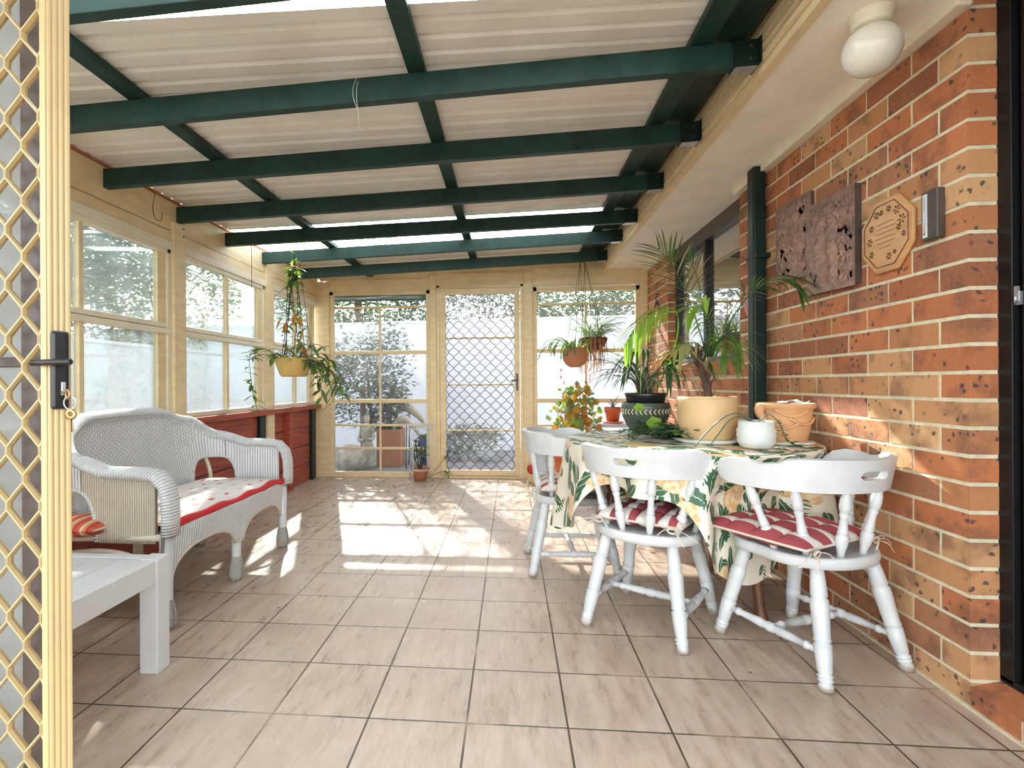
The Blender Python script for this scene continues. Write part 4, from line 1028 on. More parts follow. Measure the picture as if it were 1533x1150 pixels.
for path, nl, ll, lw, mt, stt, dr, nr in (
    ([T0, (0.889, 2.58, 1.228), (0.848, 2.62, 1.407), (0.786, 2.66, 1.577), (0.72, 2.68, 1.674)], 13, .21, .012, PM, .46, .22, (.1, -1, .3)),
    ([T0, (0.92, 2.6, 1.245), (0.924, 2.68, 1.415), (0.929, 2.75, 1.543), (0.901, 2.8, 1.655)], 10, .17, .011, PM, .56, .2, (-.3, -1, .3)),
    ([T0, (0.964, 2.5, 1.251), (1.03, 2.45, 1.378), (1.106, 2.4, 1.449), (1.169, 2.36, 1.451), (1.202, 2.32, 1.404)], 13, .125, .012, PM, .52, .5, (-.2, -.5, 1)),
    ([T0, (0.974, 2.55, 1.271), (1.043, 2.55, 1.387), (1.111, 2.55, 1.447), (1.14, 2.55, 1.458)], 8, .12, .012, PM, .5, .4, (-.4, -1, .5)),
    ([T0, (0.910, 2.53, 1.22), (0.888, 2.49, 1.30), (0.845, 2.46, 1.355), (0.795, 2.44, 1.345)], 13, .155, .013, PL, .32, .55, (0, -.8, .6)),
    ([T0, (0.925, 2.5, 1.191), (0.957, 2.46, 1.232), (0.989, 2.42, 1.193), (1.0, 2.4, 1.139)], 11, .14, .012, [LEAF, LEAFD, LEAFY], .2, .4, (0, -.8, .6)),
    ([T0, (0.853, 2.52, 1.193), (0.788, 2.5, 1.192), (0.734, 2.47, 1.161)], 9, .13, .011, [LEAFY, LEAF, LEAFL], .35, .4, (0, -.6, .8)),
    ([T0, (0.93, 2.53, 1.17), (0.935, 2.47, 1.21), (0.93, 2.41, 1.19), (0.925, 2.37, 1.12)], 10, .14, .012, [LEAF, LEAFD, LEAFY], .25, .45, (.2, -.4, 1)),
    ([T0, (0.893, 2.55, 1.10), (0.85, 2.58, 1.15), (0.80, 2.6, 1.175), (0.70, 2.62, 1.13)], 6, .12, .010, [DRY, LEAFY, DRY], .6, .6, None)):
    frond(pp, None, 0, 0, 0, 0, nl, ll, lw, mt, stt, dr, path=path, nrm=nr)
MB().lathe([(.001, .18), (.022, .185), (.03, .205), (.02, .225), (.004, .23)], 12, Matrix.Translation(c + V((.055, -.04, 0)))).build('seed_pod', DRY, pp)
# arching plant in the glazed dark green bowl
c = V((.735, 3.0, TT))
gp = thing('spider_plant', 'arching grassy plant in a dark green patterned bowl on the round table', 'potted plant', c)
pot(gp, GREENPOT, c, [(.001, 0), (.055, 0), (.07, .004), (.10, .04), (.122, .09), (.128, .14), (.125, .165), (.118, .168), (.114, .15), (.001, .14)], 'bowl', 48)
mb = MB()
for k in range(34):
    a = 2 * PI * k / 34
    for sg in (-1, 1):
        q = c + V((math.cos(a), math.sin(a), 0)) * .1285 + V((0, 0, .12)); tn = V((-math.sin(a), math.cos(a), 0))
        mb.tube([q + tn * .012 * 0, q + tn * .012 + V((0, 0, .014 * sg))], .0028, 5)
mb.build('zigzag_band', CREAM_L, gp)
pot(gp, BLACK, c, [(.001, .10), (.09, .10), (.105, .20), (.112, .215), (.108, .22), (.10, .20), (.001, .19)], 'inner_pot', 32)
soil(gp, c, .10, .20)
mb = MB()
for k in range(60):
    az = rng.uniform(0, 2 * PI) if k % 3 else math.radians(rng.uniform(120, 250)); L = rng.uniform(.26, .52)
    pts = arc(c + V((rng.uniform(-.03, .03), rng.uniform(-.03, .03), .20)), az, L, rng.uniform(50, 82), rng.uniform(-75, -10), 9)
    mb.blade(pts, rng.uniform(.007, .013), None, 0 if k % 4 else 1, .25)
mb.build('foliage', [LEAFG, LEAFV], gp)
mb = MB(); mb.tube(bez([c + V((.05, -.02, .19)), c + V((.055, -.02, .30)), c + V((.07, -.02, .42))], 5), .008, 8); mb.build('cane', DRY, gp)
q = c + V((.07, -.02, .40))
frond(gp, q, math.radians(-20), .26, 60, -60, 7, .16, .02, [LEAFD, DRY, DRY], .3, .9); frond(gp, q, math.radians(200), .24, 50, -60, 7, .16, .02, [LEAFD, DRY, LEAF], .3, .9)
frond(gp, None, 0, 0, 0, 0, 12, .125, .017, [LEAFL, LEAFL, LEAF], .48, .7, nrm=(0, -.6, .8), path=[(0.789, 2.98, 0.97), (0.862, 2.9, 1.203), (0.865, 2.85, 1.356), (0.806, 2.82, 1.402), (0.717, 2.8, 1.366), (0.629, 2.78, 1.293), (0.576, 2.77, 1.204)])
frond(gp, None, 0, 0, 0, 0, 6, .12, .022, [LEAFD, DRY, LEAFL], .45, 1.2, path=[(0.794, 2.985, 0.97), (0.80, 2.96, 1.081), (0.835, 2.95, 1.171), (0.85, 2.93, 1.10)])
# white ribbed pot with a trailing vine
c = V((1.025, 2.335, TT))
vp = thing('white_pot', 'small white ribbed pot with a thin trailing vine', 'potted plant', c)
pot(vp, WHITEPOT, c, [(.001, 0), (.052, 0), (.06, .006), (.074, .03), (.071, .04), (.076, .052), (.072, .062), (.077, .074), (.069, .084), (.069, .112), (.063, .114), (.06, .10), (.001, .09)], 'pot', 48)
soil(vp, c, .061, .10)
mb = MB()
vines = [bez([c + V((0, 0, .10)), c + V((.05, .0, .14)), c + V((.09, -.01, .10)), c + V((.11, -.02, .04)), c + V((.14, -.06, .012)), c + V((.19, -.10, .008))], 6),
         bez([c + V((0, 0, .10)), c + V((-.07, -.02, .145)), c + V((-.15, -.05, .13)), c + V((-.23, -.06, .06)), c + V((-.27, -.06, .01))], 6),
         bez([c + V((0, .02, .10)), c + V((-.06, .0, .13)), c + V((-.13, -.06, .12)), c + V((-.19, -.09, .06)), c + V((-.22, -.09, .02))], 6)]
for vv in vines: mb.tube(vv, .0028, 6, mi=1)
for k in range(34):
    p = vines[0][rng.randrange(10, len(vines[0]))]; a = rng.uniform(0, 6.28); mb.leaf(p, (math.cos(a), math.sin(a), .5), rng.uniform(.02, .035), .018, 0, .2, 3)
mb.build('vine', [LEAFD, SUCC], vp)
# large pale terracotta pot with a drape lip
c = V((1.222, 2.50, TT))
tp = thing('terracotta_pot', 'pale terracotta pot moulded with drapery against the brick wall', 'pot', c)
pot(tp, TERRA2, c, [(.001, .01), (.075, .01), (.086, .02), (.094, .06), (.104, .12), (.106, .155), (.116, .162), (.12, .175), (.117, .182), (.106, .182), (.10, .165), (.001, .15)], 'pot', 56, lambda a, z: .012 * math.sin(a * 6 + 2 * math.sin(z * 60)) * (z > .05) * (z < .165))
pot(tp, WHITEPOT, c, [(.001, 0), (.10, 0), (.115, .010), (.112, .014), (.001, .010)], 'saucer')
soil(tp, c, .10, .165)
mb = MB()
for s0, s1, zz in ((-2.4, -1.1, .155), (-2.9, -1.5, .10), (-1.9, -.6, .12)):
    mb.tube([c + V((.108 * math.cos(s0 + (s1 - s0) * k / 14), .108 * math.sin(s0 + (s1 - s0) * k / 14), zz - .028 * math.sin(PI * k / 14))) for k in range(15)], .006, 8)
mb.tube(bez([c + V((-.118, -.03, .175)), c + V((-.125, -.035, .14)), c + V((-.105, -.04, .10)), c + V((-.112, -.04, .075))], 5), [.018, .02, .022, .022, .02, .018, .017, .016, .015, .015, .016, .017, .017, .016, .012, .008], 8)
mb.build('moulded_drape', TERRA2, tp)
o = MB(); o.grid(lambda u, v: c + V((-.03 + u * .10, -.07 + v * .08, .186 + .012 * math.sin(u * 7) * math.cos(v * 5))), 10, 8)
ob = o.build('paper_scrap', WHITE, solid=.002); tag(ob, 'crumpled white scrap lying in the pale terracotta pot', 'scrap')
# succulents spilling over the table beside the tan pot
c = V((.775, 2.70, TT))
su = thing('trailing_succulent', 'dark glossy succulent spreading over the tablecloth between the bowl and tan pot', 'plant', c)
mb = MB()
for k in range(44):
    az = rng.uniform(-3.1, .1) if k < 36 else rng.uniform(0, 6.28); L = rng.uniform(.08, .21)
    pts = arc(c + V((rng.uniform(-.10, .05), rng.uniform(-.10, .06), .01)), az, L, rng.uniform(20, 60), rng.uniform(-40, -5), 6)
    pts = [V((p.x, p.y, max(p.z, TT + .006))) for p in pts]
    mb.tube(pts, .003, 5, mi=1)
    for p in pts[1:]:
        for j in range(3):
            a = rng.uniform(0, 6.28); q = V((p.x, p.y, max(p.z, TT + .012))); mb.leaf(q, (math.cos(a), math.sin(a), rng.uniform(.05, .7)), rng.uniform(.028, .055), .017, 0 if rng.random() > .2 else 1, .25, 3)
mb.build('foliage', [SUCC, LEAFD], su)
mb = MB()
for dx, dy, dz, r in ((.055, -.04, .165, .034), (-.085, -.05, .080, .036), (-.155, -.04, .155, .024), (.0, -.13, .05, .026)):
    p = c + V((dx, dy, dz)); mb.tube(bez([c + V((dx * .3, dy * .3, .01)), p], 4), .0022, 5, mi=1); mb.dots(p, (-.25, -.8, .5), r, 0, 10)
mb.build('round_leaf', [LEAFL, LEAF], su)
mb = MB()
for k in range(26):
    x = rng.uniform(.42, .62); y = rng.uniform(2.50, 2.95); a = rng.uniform(0, 6.28)
    mb.leaf((x, y, TT + .003), (math.cos(a), math.sin(a), .02), rng.uniform(.018, .034), .014, 0, 0, 3)
for k in range(22): mb.leaf((.53 + rng.gauss(0, .035), 2.62 + rng.gauss(0, .05), TT + .004), (rng.uniform(-1, 1), rng.uniform(-1, 1), .05), .018, .008, 0, 0, 3)
tag(mb.build('fallen_leaves', [LEAFD]), 'small dark fallen leaves scattered on the tablecloth', 'leaves', kind='stuff')
# ------------------------------------------------------------------ hanging plants
def hanging(name, lab, c, hook, mat, prof, wires=3, r=.12, wmat=WIRE):
    t = thing(name, lab, 'hanging plant', c, 'hanging pot plants')
    pot(t, mat, c, prof, 'pot', 40)
    top = V(hook)
    for k in range(wires):
        a = 2 * PI * k / wires + .4; p = c + V((r * math.cos(a), r * math.sin(a), prof[-3][1] - .01))
        kn = c.lerp(top, .55); kn = V((kn.x, kn.y, c.z + (top.z - c.z) * .6))
        mb = MB(); mb.tube([p, p.lerp(top, .97) , top], .0022, 5); mb.build('hanging_wire', wmat, t)
    return t
# yellow basket with epiphyte
c = V((-1.625, 3.87, 1.075)); hk = V((-1.60, 3.874, 2.088))
hp = hanging('hanging_basket', 'yellow hanging pot of leafy climber by the window wall', c, hk, YELLOWPOT, [(.001, 0), (.085, 0), (.10, .012), (.125, .08), (.142, .13), (.146, .14), (.136, .142), (.12, .11), (.001, .10)], 3, .135)
soil(hp, c, .132, .125)
mb = MB(); mb2 = MB()
def stemleaves(mb, pts, n, ll, lw, mats_p, spread=.8, up=.1):
    for k in range(n):
        i = rng.randrange(1, len(pts)); p = pts[i]; a = rng.uniform(0, 6.28)
        mb.leaf(p, (math.cos(a) * spread, math.sin(a) * spread, rng.uniform(-.6, .5) + up), rng.uniform(.7, 1.2) * ll, lw * rng.uniform(.8, 1.2), mats_p[rng.randrange(len(mats_p))], .3, 4)
for k in range(5):
    a = 2 * PI * k / 5
    pts = bez([c + V((.09 * math.cos(a), .09 * math.sin(a), .12)), c + V((.06 * math.cos(a + .5), .06 * math.sin(a + .5), .42)), c + V((.035 * math.cos(a + 1), .035 * math.sin(a + 1), .70)), c + V((.01, -.01, .92 - .05 * k))], 8)
    mb.tube(pts, .003, 5, mi=3); stemleaves(mb, pts, 30, .075, .026, [0, 0, 0, 1], .9, .2)
for k in range(16):
    az = rng.uniform(0, 6.28); pts = arc(c + V((.1 * math.cos(az), .1 * math.sin(az), .13)), az, rng.uniform(.12, .30), rng.uniform(-5, 70), rng.uniform(-75, 0), 7)
    mb.tube(pts, .0025, 5, mi=3); stemleaves(mb, pts, 11, .075, .026, [0, 0, 1, 0], .9, -.1)
for k in range(9):
    az = rng.uniform(-.9, 1.0); pts = arc(c + V((.12 * math.cos(az), .12 * math.sin(az), .11)), az, rng.uniform(.25, .45), rng.uniform(-20, 20), -88, 8)
    mb.tube(pts, .0025, 5, mi=3); stemleaves(mb, pts, 8, .085, .028, [0, 1, 0], .7, -.4)
for dx, dz in ((.10, .30), (.05, .46), (.12, .36), (-.02, .40), (.10, .22), (-.06, .43), (.08, .44)):
    p = c + V((dx, -.08, dz)); mb.leaf(p, (rng.uniform(-.3, .5), -.3, -.8), .085, .038, 2, .1, 4)
mb.build('foliage', [LEAFD, LEAF, LEAFO, BARK], hp)
mb = MB(); pts = bez([c + V((-.12, .0, .14)), c + V((-.20, .0, .20)), c + V((-.30, .02, .21)), c + V((-.36, .03, .16)), c + V((-.35, .03, 0)), c + V((-.33, .03, -.14)), c + V((-.29, .03, -.28))], 7)
mb.tube(pts, .0025, 5, mi=1)
for i in range(3, len(pts)):
    if i % 2:
        for j in range(2): a = rng.uniform(0, 6.28); mb.leaf(pts[i], (math.cos(a), math.sin(a) * .5, rng.uniform(-.3, .5)), .085, .030, 0, .2, 4)
mb.build('trailing_stem', [LEAF, BARK], hp)
# terracotta bowl
c = V((.615, 5.20, 1.167)); hk = V((.69, 5.35, 2.22))
hb = hanging('hanging_bowl', 'smooth terracotta hanging bowl with flat jointed cactus stems', c, hk, TERRA, [(.001, 0), (.05, .002), (.09, .03), (.115, .075), (.122, .12), (.118, .16), (.104, .165), (.104, .19), (.098, .19), (.09, .16), (.001, .15)], 3, .10)
soil(hb, c, .09, .17)
mb = MB()
for k in range(34):
    az = rng.uniform(1.7, 4.6) if k < 24 else rng.uniform(0, 6.28); pts = arc(c + V((.06 * math.cos(az), .06 * math.sin(az), .18)), az, rng.uniform(.2, .46), rng.uniform(15, 65), rng.uniform(-88, -60), 7)
    for i in range(len(pts) - 1): mb.leaf(pts[i], pts[i + 1] - pts[i], (pts[i + 1] - pts[i]).length * 1.15, .020, 0 if i < 5 else 1, 0, 3)
for k in range(9):
    a = rng.uniform(0, 6.28); mb.leaf(c + V((.14 * math.cos(a), .14 * math.sin(a), -.05 + rng.uniform(-.12, .05))), (0, 0, -1), .04, .014, 2, 0, 3)
mb.build('foliage', [LEAF, LEAFD, PETAL], hb)
# coir basket with spider plant
c = V((.829, 5.47, 1.344)); hk = V((.735, 5.37, 2.222))
hc = hanging('hanging_basket', 'brown fibre hanging basket with a shaggy spider plant', c, hk, COIR, [(.001, 0), (.07, .005), (.11, .04), (.135, .10), (.142, .125), (.134, .128), (.12, .10), (.001, .10)], 4, .135)
soil(hc, c, .13, .115)
mb = MB()
for k in range(110):
    az = rng.uniform(0, 6.28) if k % 3 else rng.uniform(-1.0, .5); L = rng.uniform(.28, .58)
    pts = arc(c + V((rng.uniform(-.08, .08), rng.uniform(-.08, .08), .115)), az, L, rng.uniform(30, 75), rng.uniform(-80, 10), 8)
    mb.blade(pts, rng.uniform(.007, .012), None, 0 if k % 3 else 1, .25)
mb.build('foliage', [LEAFV, LEAFG], hc)
mb = MB()
for k in range(70):
    a = rng.uniform(0, 6.28); p = c + V((.135 * math.cos(a), .135 * math.sin(a), .12)); L = rng.uniform(.14, .42)
    mb.blade([p + V((rng.uniform(-.01, .01), rng.uniform(-.01, .01), -L * j / 5)) for j in range(6)], .009, V((math.sin(a), -math.cos(a), 0)), 0, .2)
mb.build('dry_leaves', [DRY], hc)
# ------------------------------------------------------------------ plants standing by the end wall
# wire plant stand by the screen door
c = V((-.955, 5.53, 0))
ws = thing('wire_plant_stand', 'thin white wire plant stand beside the end screen door', 'plant stand', c)
for z, r in ((.59, .135), (.12, .12)): mb = MB(); mb.tube([c + V((r * math.cos(2 * PI * k / 28), r * math.sin(2 * PI * k / 28), z)) for k in range(28)], .004, 6, closed=True); mb.build('ring', WHITE, ws)
mb = MB(); mb.tube([c + V((.135 * math.cos(2 * PI * k / 28), .135 * math.sin(2 * PI * k / 28), .545)) for k in range(28)], .004, 6, closed=True)
for k in range(20): a = 2 * PI * k / 20; mb.tube([c + V((.135 * math.cos(a), .135 * math.sin(a), .545)), c + V((.135 * math.cos(a), .135 * math.sin(a), .59))], .002, 5)
for k in range(7): x = -.12 + k * .04; y = math.sqrt(.135 ** 2 - x * x); mb.tube([c + V((x, -y, .548)), c + V((x, y, .548))], .002, 5)
mb.build('tray_lattice', WHITE, ws)
for k in range(4):
    a = PI / 4 + PI / 2 * k + .35; mb = MB(); mb.tube([c + V((.13 * math.cos(a), .13 * math.sin(a), .0)), c + V((.13 * math.cos(a), .13 * math.sin(a), .59))], .0045, 6); mb.build('leg', WHITE, ws)
kp = thing('potted_kalanchoe', 'small dark leaved plant in a terracotta pot inside the wire stand', 'potted plant', c + V((0, 0, .0)))
pot(kp, TERRA, c + V((0, 0, .004)), [(.001, 0), (.062, 0), (.085, .10), (.095, .105), (.096, .13), (.088, .13), (.08, .11), (.001, .10)], 'pot')
soil(kp, c, .08, .115)
mb = MB()
for az, L, e in ((2.2, .30, 62), (.4, .24, 70), (-1.2, .22, 65), (3.6, .2, 60)):
    pts = arc(c + V((0, 0, .11)), az, L, e, e + 15, 6); mb.tube(pts, .007, 6, mi=1)
    for k in range(22): a = rng.uniform(0, 6.28); mb.leaf(pts[-1 - rng.randrange(3)], (math.cos(a), math.sin(a), rng.uniform(-.1, .9)), .07, .022, 0, .1, 3)
mb.build('foliage', [LEAFD, BARK], kp)
mb = MB(); b0 = c + V((.10, -.02, .04)); pts = bez([b0, b0 + V((.08, 0, .04)), b0 + V((.16, 0, .06)), b0 + V((.20, 0, .03))], 5); mb.tube(pts, .003, 5, mi=1)
p2 = bez([b0, b0 + V((.10, .02, .12)), b0 + V((.22, .03, .28))], 5); mb.tube(p2, .003, 5, mi=1)
for q in (pts[-1], pts[-3], p2[-1], p2[-2], pts[-2], p2[-3]):
    for k in range(8): a = rng.uniform(0, 6.28); mb.leaf(q, (math.cos(a), math.sin(a) * .3, rng.uniform(-.6, .8)), .05, .014, 0, .1, 3)
mb.build('side_shoot', [LEAFD, BARK], kp)
# white bench under the end window with a red pot
bt = thing('plant_bench', 'small white bench behind the round table at the end window', 'bench', (.93, 4.78, 0))
MB().box(.66, 1.30, 4.50, 5.05, .645, .675).build('top', WHITE, bt, .004)
for x in (.70, 1.22):
    for y in (4.54, 4.97): MB().box(x, x + .045, y, y + .045, 0, .645).build('leg', WHITE, bt, .003)
c = V((.86, 4.62, .675))
rp = thing('orange_pot', 'bright orange pot on a pink saucer at the end window', 'pot', c)
pot(rp, ORANGEPOT, c, [(.001, .012), (.05, .012), (.062, .09), (.07, .095), (.071, .135), (.064, .135), (.058, .10), (.001, .09)], 'pot')
pot(rp, PINK, c, [(.001, 0), (.075, 0), (.09, .012), (.086, .016), (.001, .010)], 'saucer')
mb = MB()
for k in range(12):
    pts = arc(c + V((0, 0, .10)), rng.uniform(0, 6.28), rng.uniform(.12, .24), 78, -10, 7); mb.blade(pts, .008, None, 0, .2)
mb.build('foliage', [LEAFG], rp)
# geranium on a stool behind the far chair
c = V((.43, 4.58, .23))
sg_ = thing('plant_stool', 'low white stool carrying the geranium behind the far chair', 'stool', (c.x, c.y, 0))
mb = MB(); mb.lathe([(.001, .20), (.14, .20), (.145, .21), (.145, .225), (.14, .23), (.001, .23)], 32, Matrix.Translation((c.x, c.y, 0))); mb.build('seat', WHITE, sg_)
for k in range(3): a = 2 * PI * k / 3 + .5; mb = MB(); mb.tube([(c.x + .12 * math.cos(a), c.y + .12 * math.sin(a), 0), (c.x + .09 * math.cos(a), c.y + .09 * math.sin(a), .20)], .012, 8); mb.build('leg', WHITE, sg_)
ge = thing('potted_geranium', 'leggy geranium with red and green leaves in an orange pot at the end window', 'potted plant', c)
pot(ge, ORANGEPOT, c, [(.001, 0), (.055, 0), (.082, .14), (.09, .145), (.09, .175), (.082, .175), (.076, .15), (.001, .14)], 'pot')
soil(ge, c, .076, .155)
mb = MB()
for k in range(34):
    az = rng.uniform(0, 6.28); L = rng.uniform(.30, .62); p0 = c + V((rng.uniform(-.04, .04), rng.uniform(-.04, .04), .15))
    tgt = c + V((max(-.1, min(.3, rng.gauss(.12, .11))), rng.gauss(0, .09), rng.uniform(.34, .70)))
    pts = bez([p0, p0.lerp(tgt, .5) + V((rng.uniform(-.03, .03), rng.uniform(-.03, .03), .03)), tgt], 4); mb.tube(pts, .0035, 5, mi=3)
    for j in range(7):
        q = tgt + V((rng.gauss(0, .04), rng.gauss(0, .04), rng.gauss(0, .06))); m = rng.choice([0, 0, 1, 2, 1]); mb.dots(q, (rng.uniform(-1, 1), -1, rng.uniform(0, 1.2)), rng.uniform(.013, .03), m, 8)
mb.build('foliage', [LEAFV, LEAFO, LEAFL, DRY], ge)
c = V((.21, 5.50, 0))
rk = thing('red_pot', 'small round red pot on the floor beside the end screen door', 'pot', c)
pot(rk, REDBIT, c + V((0, 0, .09)), [(.001, 0), (.03, 0), (.05, .03), (.052, .06), (.04, .085), (.035, .085), (.03, .07), (.001, .06)], 'bowl'); pot(rk, YELLOWPOT, c, [(.001, 0), (.05, 0), (.055, .03), (.05, .09), (.03, .09), (.001, .09)], 'base')
gs = thing('green_pot', 'tiny yellow green succulent pot on the floor in front of the red pot', 'pot', (.235, 5.38, 0))
pot(gs, YELLOWPOT, V((.235, 5.38, 0)), [(.001, 0), (.03, 0), (.04, .05), (.035, .05), (.001, .04)], 'pot')
mb = MB()
for k in range(16): a = rng.uniform(0, 6.28); mb.leaf(V((.235, 5.38, .045)), (math.cos(a), math.sin(a), rng.uniform(.2, 1)), .045, .018, 0, .1, 3)
mb.build('foliage', [LEAFL], gs)
# ------------------------------------------------------------------ things on the brick wall
def plaque(name, lab, ys, zs, z_off, mat, seed, motif):
    t = thing(name, lab, 'wall plaque', (XR - .02, sum(ys) / 2, zs[0]), 'copper relief plaques')
    mb = MB(); (ya, yb), (za, zb) = ys, zs; x = XR - z_off
    def fn(u, v):
        y = ya + (yb - ya) * u; z = za + (zb - za) * v
        e = min(u, 1 - u, v, 1 - v); h = .010 * noise.noise(V((y * 26, z * 26, seed))) + .007 * noise.noise(V((y * 70, z * 70, seed + 3)))
        for (mu, mv, ru, rv, hh, rot) in motif:
            du, dv = u - mu, v - mv; c_, s_ = math.cos(rot), math.sin(rot); a, b_ = (du * c_ + dv * s_) / ru, (-du * s_ + dv * c_) / rv
            d = a * a + b_ * b_
            if d < 1: h += hh * math.sqrt(1 - d)
        return V((x - max(-.004, h) * min(1, e * 14), y, z + .012 * (u - .5)))
    mb.grid(fn, 110, 130)
    o = mb.build('relief', mat, t)
    MB().box(x + .004, XR - .001, ya + .006, yb - .006, za + .006, zb - .006).build('backing', BROWNAL, t)
    return t
plaque('copper_plaque', 'copper relief plaque partly behind the other one, nearer the window', (2.63, 2.965), (1.53, 1.925), .014, COPPER, 1.5,
       [(.5, .55, .20, .10, .016, .5), (.42, .70, .08, .16, .022, .1), (.62, .62, .05, .2, .012, -.5), (.5, .3, .32, .06, .008, .2)])
plaque('copper_plaque', 'larger copper relief plaque next to the octagonal wooden plaque', (2.285, 2.645), (1.415, 1.83), .030, COPPER, 7.7,
       [(.62, .55, .10, .30, .028, .1), (.42, .55, .08, .26, .024, -.12), (.5, .85, .22, .05, .012, .4), (.62, .2, .07, .16, .014, .2), (.4, .18, .06, .14, .014, -.2), (.75, .75, .05, .14, .010, -.5)])
op = thing('octagonal_plaque', 'octagonal varnished wooden plaque with burnt flowers and verse', 'wall plaque', (XR - .01, 2.13, 1.45))
Mw = Matrix(((0, 0, -1, XR), (-1, 0, 0, 2.128), (0, 1, 0, 1.568), (0, 0, 0, 1)))   # local x -> -Y, y -> Z, z -> -X
def ngon(r, n=8, off=PI / 8): return [(r * math.cos(2 * PI * k / n + off), r * math.sin(2 * PI * k / n + off)) for k in range(n)]
mb = MB(); mb.prism(ngon(.150), .002, .018, Mw); mb.build('board', PINE, op, .008, 3)
mb = MB(); r_ = ngon(.126); mb.tube([Mw @ V((x, y, .0185)) for x, y in r_], .0022, 6, closed=True, up=V((1, 0, 0))); mb.build('edge_groove', BROWNW, op)
mb = MB()
for k in range(6):
    y = .045 - k * .018; L = (.04, .052, .05, .054, .045, .03)[k]; x = -L
    while x < L:
        ll = rng.uniform(.006, .013); mb.tube([Mw @ V((x, y + rng.uniform(-.0012, .0012), .0185)), Mw @ V((min(x + ll, L), y + rng.uniform(-.0012, .0012), .0185))], .0011, 4); x += ll + .004
mb.build('verse_lettering', BURNT, op)
for fx, fy, r in ((-.045, .085, .014), (-.075, .04, .012), (-.085, -.01, .015), (-.075, -.06, .012), (.02, .092, .011), (.062, .075, .016), (.085, .035, .018), (.07, .01, .011), (.02, -.085, .013), (.095, -.02, .009), (-.02, .088, .009), (.05, -.075, .007)):
    mb = MB()
    for k in range(6): a = k * PI / 3; mb.tube([Mw @ V((fx + r * .35 * math.cos(a), fy + r * .35 * math.sin(a), .0185)), Mw @ V((fx + r * math.cos(a), fy + r * math.sin(a), .0188))], [.0016, .003], 5)
    mb.build('burnt_flower', BURNT, op)
th = thing('wall_thermometer', 'dark wall thermometer with a white strip near the brick corner', 'thermometer', (XR - .015, 1.905, 1.5))
MB().box(XR - .028, XR - .001, 1.872, 1.94, 1.49, 1.655).build('case', BROWNAL, th, .004)
MB().box(XR - .030, XR - .0275, 1.912, 1.930, 1.50, 1.645).build('scale_strip', WHITE, th)
mb = MB(); mb.tube([(XR - .0315, 1.921, 1.515), (XR - .0315, 1.921, 1.635)], .0012, 5); mb.build('tube', STEEL, th)
mb = MB(); mb.lathe([(.001, -.003), (.004, 0), (.001, .003)], 8, Matrix.Translation((XR - .031, 1.921, 1.512))); mb.build('bulb', REDBIT, th)
# downpipe
dp = thing('downpipe', 'dark green downpipe running down the brick wall beside the window', 'downpipe', (1.375, 3.10, 0))
MB().box(1.335, 1.405, 3.065, 3.145, .0, ZS).build('pipe', GREEN2, dp, .012, 3)
MB().box(1.34, XR - .003, 3.04, 3.17, 1.70, 1.725).build('bracket', GREEN2, dp, .003)
# pink rimmed disc
pd = thing('wall_plate', 'pink rimmed round plate hanging behind the downpipe', 'plate', (XR - .01, 3.24, 1.4))
Md = Matrix.Translation((XR - .004, 3.245, 1.50)) @ Matrix.Rotation(-PI / 2, 4, 'Y')
mb = MB(); mb.lathe([(.001, .008), (.085, .006), (.092, .008)], 40, Md); mb.build('plate', WHITEPOT, pd)
mb = MB(); mb.lathe([(.088, .004), (.092, .014), (.102, .016), (.108, .006), (.104, .0)], 40, Md); mb.build('rim', PINK, pd)
hkk = thing('wall_hook', 'black iron ring hook on the brick pier beyond the window', 'hook', (XR - .02, 5.26, 1.65))
mb = MB(); mb.tube(bez([(XR, 5.26, 1.86), (XR - .02, 5.26, 1.87), (XR - .03, 5.26, 1.82), (XR - .015, 5.26, 1.77), (XR - .03, 5.26, 1.78)], 5), .005, 6); mb.build('hook', BLACK, hkk)
mb = MB(); mb.tube([V((XR - .022, 5.26 + .075 * math.cos(2 * PI * k / 24), 1.725 + .075 * math.sin(2 * PI * k / 24))) for k in range(24)], .005, 6, closed=True, up=V((1, 0, 0))); mb.build('ring', BLACK, hkk)
# ceiling globe
gl = thing('ceiling_light', 'round opal globe light under the eave', 'light', (1.17, 1.84, 2.03))
Mg = Matrix.Translation((1.17, 1.835, ZS))
mb = MB(); mb.lathe([(.001, 0), (.062, 0), (.064, -.004), (.060, -.012), (.056, -.016), (.056, -.036), (.050, -.045), (.001, -.045)], 32, Mg); mb.build('collar', CREAM_L, gl)
mb = MB(); mb.lathe([(.001 + .082 * math.sin(PI * k / 20) if 0 < k < 20 else .001, -.118 - .080 * math.cos(PI * k / 20)) for k in range(20, -1, -1)], 36, Mg); mb.build('globe', OPAL, gl)
